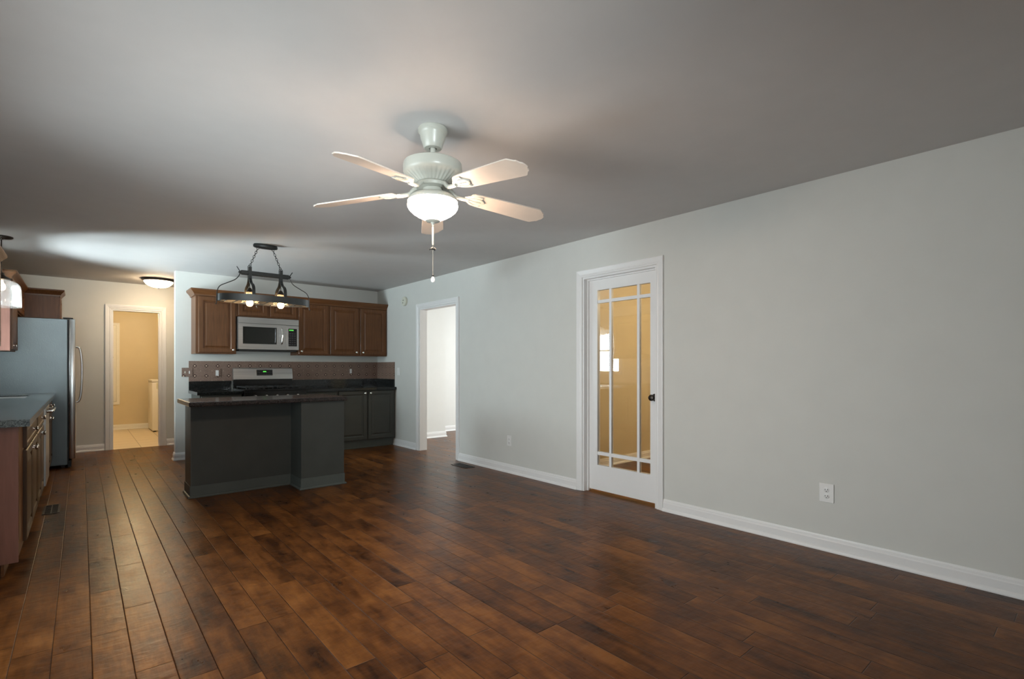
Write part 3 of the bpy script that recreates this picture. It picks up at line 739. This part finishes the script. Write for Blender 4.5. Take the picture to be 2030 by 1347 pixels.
leftbase(4.075, 5.365, 'brown base cabinet with rosy end panel nearest the camera', [(4.33, 4.81, (4.775, .645)), (4.83, 5.345, (4.865, .645))], [(4.33, 5.345, (4.82, .772))], True)
leftbase(5.365, 6.245, 'brown base cabinet between the end cabinet and the dishwasher', [(5.385, 5.82, (5.785, .645)), (5.84, 6.225, (5.875, .645))], [(5.385, 6.225, (5.83, .772))])
leftbase(6.862, 7.985, 'brown sink base cabinet beside the refrigerator', [(6.88, 7.42, (7.385, .645)), (7.44, 7.96, (7.475, .645))], [(6.88, 7.42, (7.15, .772)), (7.44, 7.96, (7.70, .772))], sink=True)
dw = thing('dishwasher', (-.55, 6.553, 0), 'stainless dishwasher with bar handle in the sink counter', 'dishwasher')
MB().box(LX + .03, XF - .002, 6.2475, 6.859, .02, CT - .0415).build('body', M['blackm'], dw)
dd = MB().box(XF - .001, XF + .032, 6.252, 6.855, .115, CT - .052, .004).build('door', M['steelv'], dw)
MB().tube(smooth_path([(XF + .032, 6.31, .790), (XF + .070, 6.33, .792), (XF + .075, 6.42, .793), (XF + .075, 6.69, .793), (XF + .070, 6.78, .792), (XF + .032, 6.80, .790)]), .012).build('handle', M['chrome'], dd, smooth=True)
MB().box(XF - .07, XF - .05, 6.252, 6.855, .021, .113).build('toe_kick', M['blackm'], dw)
# counter with the sink cut out
sx = (-.690, -.415); sy = (6.86, 7.50)
cw = MB(); z0, z1 = CT - .040, CT
cx0, cx1, cy0, cy1 = LX + .001, -.222, 4.005, 7.985
cw.box(cx0, cx1, cy0, sy[0], z0, z1).box(cx0, cx1, sy[1], cy1, z0, z1).box(cx0, sx[0], sy[0], sy[1], z0, z1).box(sx[1], cx1, sy[0], sy[1], z0, z1)
bmesh.ops.remove_doubles(cw.bm, verts=list(cw.bm.verts), dist=1e-5)
tag(cw.build('worktop', M['granite_left']), 'dark speckled granite sink counter along the left wall, window sheen in its colour', 'worktop')
sk = thing('kitchen_sink', (-.553, 7.18, CT - .20), 'undermount steel sink in the left counter', 'sink')
b_ = MB(); t_ = .006
b_.box(sx[0] + .001, sx[0] + t_, sy[0] + .001, sy[1] - .001, CT - .20, CT - .012).box(sx[1] - t_, sx[1] - .001, sy[0] + .001, sy[1] - .001, CT - .20, CT - .012).box(sx[0] + t_, sx[1] - t_, sy[0] + .001, sy[0] + t_, CT - .20, CT - .012).box(sx[0] + t_, sx[1] - t_, sy[1] - t_, sy[1] - .001, CT - .20, CT - .012).box(sx[0] + .001, sx[1] - .001, sy[0] + .001, sy[1] - .001, CT - .205, CT - .20)
b_.build('basin', M['steel'], sk)
MB().lathe([(.04, 0), (.04, .003), (.03, .004), (.0, .002)], (-.553, 7.18, CT - .1998), n=24).build('drain', M['chrome'], sk, smooth=True)
# upper cabinets of the left wall
XU = -.562
G = 'brown upper cabinets on the left wall'
def leftupper(y0, y1, z0, doors, label, end=False):
    t = thing('upper_cabinet', ((LX + XU) / 2, (y0 + y1) / 2, z0), label, 'cabinet', G)
    MB().box(LX + .001, XU, y0 + .0006, y1 - .0006, z0, UZ1 + .02).build('body', M['upper'], t)
    if end: MB().box(LX + .001, XU - .0005, y0 - .006, y0, z0 + .001, UZ1 + .02).build('end_panel', M['endwood'], t)
    for a, b, kn in doors: front_x(a, b, z0 + .014, UZ1 - .020, XU, t, 'upper', kn=kn)
    return t
leftupper(4.080, 5.270, UZ0, [(4.10, 4.66, (4.62, 1.425)), (4.69, 5.25, (4.73, 1.425))], 'brown upper cabinet at the near end of the left wall')
leftupper(5.270, 6.420, UZ0, [(5.29, 5.83, (5.79, 1.425)), (5.86, 6.40, (5.90, 1.425))], 'brown upper cabinet left of the sink window')
leftupper(7.430, 7.995, UZ0, [(7.445, 7.985, (7.48, 1.425))], 'brown upper cabinet with rosy end panel beside the refrigerator', True)
leftupper(7.995, 8.910, 1.83, [(8.01, 8.44, None), (8.46, 8.895, None)], 'short brown upper cabinet above the refrigerator')
pc = thing('pantry_cabinet', (-.54, 9.13, 0), 'tall dark brown pantry cabinet behind the refrigerator', 'cabinet')
MB().box(LX + .001, -.217, 8.9125, YF - .001, .105, UZ1 + .02).build('body', M['upper'], pc)
MB().box(LX + .001, -.29, 8.93, YF - .001, .001, .1045).build('toe_kick', M['upper'], pc)
front_x(8.93, 9.34, .12, 1.35, -.217, pc, 'upper', kn=(8.96, 1.1)); front_x(8.93, 9.34, 1.37, UZ1 - .02, -.217, pc, 'upper', kn=(8.96, 1.42))
UZ1_ = UZ1; UZ1 += .021
crown([(LX + .002, 7.424 - g, 0, -1), (XU + g, 7.424 - g, 1, -1), (XU + g, 8.911 - g, 1, -1), (-.217 + g, 8.911 - g, 1, -1), (-.217 + g, YF - .002, 1, 0)], 'crown_moulding', 'uppery', 'brown crown moulding on the left wall cabinets over the refrigerator')
crown([(LX + .002, 4.080 - g, 0, -1), (XU + g, 4.080 - g, 1, -1), (XU + g, 6.420 + g, 1, 1), (LX + .002, 6.420 + g, 0, 1)], 'crown_moulding', 'uppery', 'brown crown moulding on the cabinets left of the sink window')
UZ1 = UZ1_

# ---- refrigerator
fr = thing('refrigerator', (-.45, 8.45, 0), 'stainless side by side refrigerator with grey textured side', 'refrigerator')
fy0, fy1 = 8.005, 8.905
MB().box(LX + .03, -.118, fy0, fy1, .035, 1.772, .006).build('body', M['steelside'], fr)
MB().box(-.1175, -.108, fy0 + .008, fy1 - .008, .09, 1.765).build('door_gasket', M['blackm'], fr)
for a, b in ((fy0, 8.40), (8.406, fy1)):
    d = MB().box(-.1075, -.048, a, b, .105, 1.776, .010).build('door', M['steelv'], fr, smooth=True)
    hy = b - .035 if a == fy0 else a + .035
    hp = smooth_path([(-.046, hy, .76), (-.012, hy, .79), (.006, hy, .92), (.012, hy, 1.10), (.010, hy, 1.27), (-.008, hy, 1.43), (-.046, hy, 1.455)])
    MB().tube(hp, .012, 10).build('handle', M['bronze'] if False else M['steelv'], d, smooth=True)
MB().box(-.1175, -.085, fy0 + .01, fy1 - .01, .012, .085).build('base_grille', M['blackm'], fr)
for yy in (fy0 + .06, fy1 - .06): MB().lathe([(.02, -.02), (.02, .02)], (-.16, yy, .0215), axis=(0, 1, 0), n=16).build('roller', M['blackm'], fr)
MB().box(-.16, -.07, fy0 + .01, fy0 + .07, 1.777, 1.790, .003).build('hinge_cover', M['blackm'], fr)

# ------------------------------------------------------------------ laundry things
ib = thing('ironing_board_cabinet', (.40, LYB - .01, .50), 'cream wall cabinet with brass knob in the laundry room', 'wall cabinet')
MB().panel((.14, LYB - .0006, .485), (1, 0, 0), (0, 0, 1), (0, -1, 0), .43, 1.565, [(0, 0), (0, .018), (.05, .022), (.055, .012), (.058, .012)]).build('frame', M['cream'], ib)
d = MB().panel((.200, LYB - .0128, .545), (1, 0, 0), (0, 0, 1), (0, -1, 0), .31, 1.445, [(0, 0), (0, .014), (.004, .016)]).build('door', M['cream'], ib)
knob((.462, LYB - .029, 1.39), (0, -1, 0), d)
wm = thing('washing_machine', (1.33, 11.75, 0), 'white front loading washing machine behind the laundry doorway', 'washing machine')
MB().box(1.005, 1.685, 11.44, 12.14, .02, .925, .012).build('body', M['white'], wm, smooth=True)
MB().box(1.000, 1.690, 11.435, 12.145, .926, .965, .006).build('top_lid', M['white'], wm, smooth=True)
MB().lathe([(.24, 0), (.24, .012), (.20, .022), (.17, .016), (0, .010)], (1.345, 11.4395, .47), axis=(0, -1, 0), n=40).build('door', M['almond'], wm, smooth=True)
MB().box(1.07, 1.62, 11.434, 11.4395, .80, .91, .002).build('control_panel', M['almond'], wm)
for kx in (1.13, 1.20): MB().lathe([(.022, 0), (.020, .014), (0, .015)], (kx, 11.4335, .855), axis=(0, -1, 0), n=16).build('dial', M['bronze'], wm, smooth=True)
for q in ((1.05, 11.49), (1.64, 11.49), (1.05, 12.09), (1.64, 12.09)): MB().lathe([(.022, 0.001), (.022, .0195)], (*q, 0), n=12).build('foot', M['blackm'], wm)

# ------------------------------------------------------------------ plates, detector, vents
def plate_x(name, y0, y1, z0, z1, label, cat, kind='outlet', group=None):
    """plate on the right wall, facing -X"""
    t = thing(name, (RX - .004, (y0 + y1) / 2, z0), label, cat, group)
    MB().box(RX - .0065, RX - .0005, y0, y1, z0, z1, .002).build('cover_plate', M['white'], t)
    yc, zc = (y0 + y1) / 2, (z0 + z1) / 2
    if kind == 'outlet':
        for s_ in (-1, 1):
            zz = zc + s_ * .0205
            f = MB().lathe([(.0165, 0), (.0165, .002), (.015, .003)], (RX - .0066, yc, zz), axis=(-1, 0, 0), n=24).build('receptacle', M['white'], t, smooth=True)
            MB().box(RX - .0102, RX - .0097, yc - .0085, yc - .0055, zz - .002, zz + .0075).box(RX - .0102, RX - .0097, yc + .0055, yc + .0085, zz - .002, zz + .0065).lathe([(.0028, 0), (.0028, .0006)], (RX - .0096, yc, zz - .0085), axis=(-1, 0, 0), n=10).build('slots', M['slot'], f)
    else:
        MB().box(RX - .0085, RX - .0066, yc - .016, yc + .016, zc - .033, zc + .033, .0008).build('rocker', M['white'], t)
    return t
plate_x('wall_outlet', 1.138, 1.222, .317, .437, 'white duplex outlet on the right wall nearest the camera', 'outlet', group='outlets on the right wall')
plate_x('wall_outlet', 4.352, 4.428, .305, .421, 'white duplex outlet on the right wall between glass door and opening', 'outlet', group='outlets on the right wall')
plate_x('light_switch', 6.985, 7.060, 1.078, 1.194, 'white light switch on the right wall beside the patterned tiles', 'switch', 'switch')
def plate_y(name, x0, x1, z0, z1, label, cat, Yp, mat, inner, group=None):
    t = thing(name, ((x0 + x1) / 2, Yp, z0), label, cat, group)
    MB().box(x0, x1, Yp - .006, Yp - .0005, z0, z1, .002).build('cover_plate', M[mat], t)
    for nm, a, b, c, d, mm in inner: MB().box(a, b, Yp - .010, Yp - .0062, c, d, .001).build(nm, M[mm], t)
    return t
YT = YK - .009
plate_y('wall_outlet', 1.352, 1.436, 1.066, 1.184, 'outlet in the patterned tiles left of the range', 'outlet', YT, 'motif', [('receptacle', 1.376, 1.412, 1.085, 1.158, 'white')], 'outlets in the patterned tiles')
plate_y('wall_outlet', 3.206, 3.284, 1.080, 1.196, 'outlet in the patterned tiles right of the range', 'outlet', YT, 'motif', [('receptacle', 3.230, 3.262, 1.103, 1.172, 'white')], 'outlets in the patterned tiles')
plate_y('switch_plate', .992, 1.112, 1.076, 1.192, 'patterned double switch plate at the left end of the tiles', 'switch', YT, 'motif', [('switch', 1.022, 1.034, 1.122, 1.146, 'almond'), ('switch', 1.070, 1.082, 1.115, 1.150, 'white')])
sd = thing('smoke_detector', (RX - .02, 6.81, 2.187), 'round cream smoke detector high on the right wall', 'smoke detector')
MB().lathe([(.066, .0006), (.068, .006), (.068, .026), (.062, .034), (.040, .038), (.038, .036), (.0, .036)], (RX, 6.81, 2.187), axis=(-1, 0, 0), n=36).build('housing', M['almond'], sd, smooth=True)
MB().lathe([(.010, 0), (.010, .003), (0, .0035)], (RX - .0363, 6.825, 2.165), axis=(-1, 0, 0), n=14).build('test_button', paint('grey_button_dark', (.2, .2, .18), .5), sd, smooth=True)
m = MB(); m.box(RX - .0385, RX - .0363, 6.79, 6.83, 2.195, 2.199).box(RX - .0385, RX - .0363, 6.795, 6.825, 2.205, 2.209); m.build('sound_slots', M['slot'], sd)

def vent(x0, x1, y0, y1, label):
    t = thing('floor_vent', ((x0 + x1) / 2, (y0 + y1) / 2, 0), label, 'floor vent', 'floor vents')
    m = MB(); f = .014
    m.box(x0, x1, y0, y0 + f, .0006, .005).box(x0, x1, y1 - f, y1, .0006, .005).box(x0, x0 + f, y0 + f, y1 - f, .0006, .005).box(x1 - f, x1, y0 + f, y1 - f, .0006, .005)
    m.build('frame', M['bronze'], t)
    m = MB(); n = 9
    for i in range(n):
        yy = y0 + f + (i + .5) * (y1 - y0 - 2 * f) / n
        m.box(x0 + f, x1 - f, yy - .004, yy + .004, .0012, .0042)
    m.box((x0 + x1) / 2 - .003, (x0 + x1) / 2 + .003, y0 + f, y1 - f, .0042, .0048)
    m.build('louvres', M['bronze'], t)
    MB().box(x0 + f * .5, x1 - f * .5, y0 + f * .5, y1 - f * .5, .0003, .0006).build('shaft', M['slot'], t)
vent(3.470, 3.605, 4.915, 5.230, 'dark metal floor vent beside the right wall near the opening')
vent(-.240, -.132, 5.575, 5.925, 'dark metal floor vent beside the brown sink cabinets')

# ------------------------------------------------------------------ ceiling fan
FX, FY = 1.397, 2.275
cf = thing('ceiling_fan', (FX, FY, H), 'white five blade ceiling fan with lit glass bowl', 'ceiling fan')
c0 = (FX, FY, 0)
MB().lathe([(.074, H - .0006), (.076, H - .005), (.076, H - .020), (.069, H - .026), (.066, H - .034), (.063, H - .056), (.054, H - .078), (.048, H - .100), (.044, H - .104), (.022, H - .105), (.020, H - .096)][::-1], c0, n=40).build('canopy', M['fan'], cf, smooth=True)
MB().lathe([(.0135, 2.255), (.0135, H - .100)], c0, n=20, cap=False).build('downrod', M['fan'], cf, smooth=True)
def fl(k, a): return (.028 * math.cos(a * 34)) if 8 <= k <= 10 else 0
MB().lathe([(.014, 2.258), (.10, 2.2615), (.140, 2.260), (.150, 2.254), (.152, 2.244), (.152, 2.212), (.148, 2.202), (.140, 2.194), (.122, 2.180), (.104, 2.167), (.091, 2.157), (.085, 2.152), (.03, 2.151)], c0, n=204, flute=fl).build('motor_housing', M['fan'], cf, smooth=True)
MB().lathe([(.03, 2.1505), (.084, 2.1505), (.088, 2.144), (.086, 2.130), (.070, 2.126), (.03, 2.126)], c0, n=40).build('flywheel', M['fan'], cf, smooth=True)
MB().lathe([(.03, 2.1255), (.051, 2.1255), (.0525, 2.118), (.0525, 2.103), (.057, 2.098), (.03, 2.0975)], c0, n=36).build('switch_cup', M['fan'], cf, smooth=True)
MB().lathe([(.03, 2.0972), (.085, 2.0965), (.108, 2.089), (.123, 2.077), (.129, 2.065), (.129, 2.058), (.122, 2.057), (.05, 2.060)], c0, n=48).build('light_fitter', M['fan'], cf, smooth=True)
MB().lathe([(.119, 2.0565), (.127, 2.051), (.1305, 2.041), (.129, 2.029), (.119, 2.013), (.102, 1.998), (.080, 1.984), (.056, 1.972), (.036, 1.965)], c0, n=48, cap=False).build('glass_bowl', M['bowl'], cf, smooth=True)
MB().lathe([(.037, 1.9665), (.038, 1.960), (.032, 1.955), (.012, 1.952), (.007, 1.944), (.006, 1.934), (.0, 1.933)], c0, n=28).build('finial', M['fan'], cf, smooth=True)
pcn = MB()
pcn.lathe([(.0045, 1.932), (.005, 1.90), (.0045, 1.838), (.0035, 1.834)], c0, n=10)
n_ = 30
for i in range(n_):
    zz = 1.832 - i * (1.832 - 1.682) / n_
    pcn.lathe([(0, -.0018), (.0016, 0), (0, .0018)], (FX, FY, zz), n=6)
pcn.lathe([(.0007, 1.68), (.0007, 1.834)], c0, n=6)
pcn = pcn.build('pull_chain', M['fan'], cf, smooth=True)
bw = MB()
for a in (.4, 2.2, 3.6, 5.2):
    d = Vector((math.cos(a), math.sin(a), 0)); p = Vector((FX, FY, 1.812))
    bw.tube([p, p + d * .010 + Vector((0, 0, .005)), p + d * .020 - Vector((0, 0, .002))], [.0025, .005, .002], 8)
bw.build('bow', M['blackm'], pcn, smooth=True)
MB().lathe([(.003, 1.680), (.0055, 1.678), (.006, 1.670)][::-1], c0, n=14).build('pull_cap', M['blackm'], pcn, smooth=True)
MB().lathe([(.005, 1.6695), (.007, 1.664), (.0105, 1.655), (.0095, 1.646), (.005, 1.641), (0, 1.640)], c0, n=18).build('pull_bulb', emis('glowing_pull_drop', (1, .9, .8), .25), pcn, smooth=True)  # clear chain pendant given a faint glow, it is no lamp

def fan_blade(ang):
    ca, sa = math.cos(ang), math.sin(ang); th = -math.radians(12.5)
    ct_, st_ = math.cos(th), math.sin(th)
    def W(r, t, dz=0.0):
        # radial r, tangential t, thickness dz -> world; droops outward, pitched about its own axis
        zc = 2.106 - (r - .19) * .090
        tt = t * ct_ - dz * st_; z = zc + t * st_ + dz * ct_
        return Vector((FX + r * ca - tt * sa, FY + r * sa + tt * ca, z))
    # blade outline
    out = []
    for r, hw in [(.205, .030), (.212, .043), (.225, .051), (.26, .056), (.34, .060), (.46, .065), (.560, .069), (.600, .070)]: out.append((r, hw))
    right = out; tip = [(.612, .069), (.636, .046), (.646, .042), (.652, .024), (.661, .016), (.663, 0)]
    top = right + tip
    loop = [(r, t) for r, t in top] + [(r, -t) for r, t in reversed(top[:-1])]
    mb = MB()
    A = [mb.bm.verts.new(W(r, t, 0)) for r, t in loop]; B = [mb.bm.verts.new(W(r, t, .006)) for r, t in loop]
    k = len(A); mb.bm.faces.new(A); mb.bm.faces.new(B[::-1])
    for i in range(k): mb.bm.faces.new((A[i], A[(i + 1) % k], B[(i + 1) % k], B[i]))
    bl_ = mb.build('blade', M['blade'], cf)
    # leaf shaped blade iron under the blade
    iron = MB()
    leaf = [(.175, .012), (.190, .024), (.206, .036), (.226, .046), (.250, .050), (.272, .047), (.268, .030), (.288, .014), (.296, 0)]
    loop = leaf + [(r, -t) for r, t in reversed(leaf[:-1])]
    A = [iron.bm.verts.new(W(r, t, -.0006)) for r, t in loop]; B = [iron.bm.verts.new(W(.235 + (r - .235) * .93, t * .9, -.006)) for r, t in loop]
    k = len(A); iron.bm.faces.new(A); iron.bm.faces.new(B[::-1])
    for i in range(k): iron.bm.faces.new((A[i], A[(i + 1) % k], B[(i + 1) % k], B[i]))
    for sg in (-1, 0, 1):   # raised veins
        iron.tube(smooth_path([W(.185, sg * .006, -.0065), W(.215, sg * .020, -.008), W(.245, sg * .030, -.008), W(.272, sg * .022, -.0062)], 4), .0018, 6)
    iron.tube(smooth_path([(FX + .080 * ca, FY + .080 * sa, 2.140), (FX + .102 * ca, FY + .102 * sa, 2.130), (FX + .126 * ca, FY + .126 * sa, 2.108), (FX + .155 * ca, FY + .155 * sa, 2.102), W(.195, 0, -.006)], 5), [.011] * 21, 10)
    iron.build('blade_iron', M['fan'], bl_, smooth=True)
for k in range(5): fan_blade(math.radians(58.7 + 72 * k))
# ------------------------------------------------------------------ pot rack chandelier over the island
CX_, CY_ = 1.427, 5.53
ch = thing('pot_rack_chandelier', (CX_, CY_, H), 'black iron pot rack chandelier with two lit lamps above the island', 'chandelier')
MB().lathe([(.02, H - .036), (.105, H - .036), (.115, H - .030), (.115, H - .012), (.108, H - .0006)], (CX_, CY_, 0), n=40, sy=.42).build('canopy', M['iron'], ch, smooth=True)
RXo, RYo = .430, .175
BZ0, BZ1 = 1.842, 1.908
rb = MB(); n = 64
def ov(a, k=1.0): return (CX_ + RXo * k * math.cos(a), CY_ + RYo * (k if k == 1 else k - .02) * math.sin(a))
rows = []
for i in range(n):
    a = 2 * PI * i / n; p, q = ov(a), ov(a, .992)
    rows.append([rb.bm.verts.new((p[0], p[1], BZ0)), rb.bm.verts.new((p[0], p[1], BZ1)), rb.bm.verts.new((q[0], q[1], BZ1)), rb.bm.verts.new((q[0], q[1], BZ0))])
for i in range(n):
    a, b = rows[i], rows[(i + 1) % n]
    for j in range(4): rb.bm.faces.new((a[j], a[(j + 1) % 4], b[(j + 1) % 4], b[j]))
rb.build('oval_band', M['band'], ch, smooth=True)
gr_ = MB()
for k in range(9):
    xx = CX_ - .36 + k * .09; f = math.sqrt(max(0, 1 - ((xx - CX_) / RXo) ** 2)) * RYo - .004
    gr_.tube([(xx, CY_ - f, BZ0 + .006), (xx, CY_ + f, BZ0 + .006)], .0035, 8)
gr_.build('grid_rods', M['band'], ch, smooth=True)
MB().box(1.20, 1.654, CY_ - .018, CY_ + .018, 2.114, 2.158, .008).lathe([(.016, 0), (.012, .012), (.006, .020)], (1.654, CY_, 2.137), axis=(1, 0, 0), n=12).lathe([(.016, 0), (.012, .012), (.006, .020)], (1.20, CY_, 2.137), axis=(-1, 0, 0), n=12).build('cross_bar', M['iron'], ch)
for X in (1.281, 1.573):
    for sg in (-1, 1):
        f = math.sqrt(1 - ((X - CX_) / RXo) ** 2) * RYo
        pts = smooth_path([(X, CY_ + sg * .020, 2.196), (X, CY_ + sg * .020, 2.11), (X, CY_ + sg * .024, 2.075), (X, CY_ + sg * .055, 2.035), (X, CY_ + sg * (f - .045), 2.005), (X, CY_ + sg * (f - .012), 1.965), (X, CY_ + sg * (f - .006), 1.885)], 6)
        MB().tube(pts, 0, flat=(.028, .008), ref=(1, 0, 0)).build('strap', M['iron'], ch)
    # chain from the canopy: separate links merged into one chain part
    xt = CX_ + (X - CX_) * .46
    a, b = Vector((xt, CY_, H - .034)), Vector((X, CY_, 2.205)); nl = 9; m = MB()
    dirv = (b - a).normalized(); L_ = (b - a).length / nl
    for i in range(nl):
        c = a + dirv * (L_ * (i + .5)); side = Vector((0, 1, 0)) if i % 2 else dirv.cross(Vector((0, 1, 0))).normalized()
        loop = [c + dirv * (math.cos(q) * L_ * .62) + side * (math.sin(q) * .0095) for q in [2 * PI * j / 12 for j in range(12)]]
        m.tube(loop, .0026, 6, closed=True)
    m.build('chain', M['iron'], ch, smooth=True)
    MB().tube(arc((X, CY_, 2.197), .016, 0, 2 * PI, 16, 'xz')[:-1], .003, 8, closed=True).box(X - .014, X + .014, CY_ - .0165, CY_ + .0165, 2.1582, 2.186).build('hanger', M['iron'], ch, smooth=True)
    # lamp
    lp = MB().tube([(X, CY_, 2.118), (X, CY_, 1.975)], .0035, 8).lathe([(.008, 1.990), (.014, 1.986), (.022, 1.972), (.028, 1.962), (.034, 1.952), (.036, 1.945)][::-1], (X, CY_, 0), n=24).build('lamp_socket', M['bronze'], ch, smooth=True)
    MB().lathe([(.034, 1.9445), (.036, 1.928), (.034, 1.922), (.044, 1.900), (.060, 1.868), (.074, 1.843), (.086, 1.832)], (X, CY_, 0), n=40, cap=False, flute=lambda k, a: .015 * math.cos(a * 20)).build('glass_shade', M['shade'], lp, smooth=True)
    MB().lathe([(.010, 1.925), (.012, 1.902), (.020, 1.880), (.029, 1.852), (.031, 1.836), (.027, 1.819), (.016, 1.808), (0, 1.805)], (X, CY_, 0), n=24).build('bulb', M['bulb'], lp, smooth=True)
for sg in (-1, 1):
    pts = [(sg * .262, 2.190), (sg * .248, 2.168), (sg * .234, 2.140), (sg * .240, 2.105), (sg * .275, 2.060), (sg * .345, 2.020), (sg * .405, 1.985), (sg * .430, 1.935), (sg * .434, 1.875), (sg * .436, 1.815), (sg * .448, 1.806)]
    MB().tube(smooth_path([(CX_ + a, CY_, z) for a, z in pts], 5), .0042, 8).build('side_wire', M['iron'], ch, smooth=True)
for a in (-.05, -.33): 
    m = MB()
hk = [(0, .004), (.0, -.006), (.004, -.020), (.014, -.028), (.022, -.020)]
for a, sg in ((-PI / 2 - .35, 1), (PI / 2 + .1, 1), (-PI / 2 + .55, 1)):
    p = ov(a)
    MB().tube(smooth_path([(p[0], p[1] + .004, BZ0 + .012)] + [(p[0] + u * .7, p[1], BZ0 + v_) for u, v_ in hk], 4), .0025, 8).build('pot_hook', M['band'], ch, smooth=True)

# ------------------------------------------------------------------ pendant over the sink
PX, PY = -.572, 6.79
pd = thing('pendant_lamp', (PX, PY, H), 'pendant lamp with ribbed glass dome over the sink counter', 'pendant lamp')
MB().lathe([(.082, H - .0006), (.082, H - .008), (.070, H - .016), (.018, H - .022), (.010, H - .030)][::-1], (PX, PY, 0), n=32).build('canopy', M['bronze'], pd, smooth=True)
MB().tube([(PX, PY, H - .028), (PX, PY, 2.098)], .0045, 8).build('stem', M['bronze'], pd, smooth=True)
MB().lathe([(.006, 2.100), (.020, 2.092), (.024, 2.070), (.040, 2.058), (.062, 2.046), (.066, 2.034), (.050, 2.028)][::-1], (PX, PY, 0), n=28).build('socket_cap', M['bronze'], pd, smooth=True)
MB().lathe([(.050, 2.0275), (.085, 2.018), (.115, 2.000), (.132, 1.970), (.138, 1.930), (.140, 1.850), (.141, 1.778), (.1395, 1.772)], (PX, PY, 0), n=48, cap=False).build('glass_shade', M['pglass'], pd, base=None, smooth=True)
MB().lathe([(.012, 2.026), (.014, 2.005), (.026, 1.985), (.031, 1.962), (.026, 1.938), (.012, 1.926), (0, 1.924)], (PX, PY, 0), n=24).build('bulb', M['pbulb'], pd, smooth=True)
# ------------------------------------------------------------------ flush light in the passage
LXc, LYc = .835, 8.66
fl_ = thing('flush_ceiling_light', (LXc, LYc, H), 'bronze rimmed flush ceiling light near the laundry doorway', 'ceiling light')
MB().lathe([(.190, H - .0006), (.205, H - .004), (.205, H - .010), (.196, H - .022), (.182, H - .032), (.174, H - .034)][::-1], (LXc, LYc, 0), n=48).build('rim', M['bronze'], fl_, smooth=True)
MB().lathe([(.172, H - .0345), (.168, H - .045), (.150, H - .070), (.120, H - .094), (.080, H - .110), (.035, H - .117), (.006, H - .118)], (LXc, LYc, 0), n=48, cap=False).build('glass_bowl', M['flush'], fl_, smooth=True)
MB().lathe([(.006, H - .1185), (.010, H - .124), (.008, H - .132), (0, H - .136)], (LXc, LYc, 0), n=16).build('finial', M['bronze'], fl_, smooth=True)
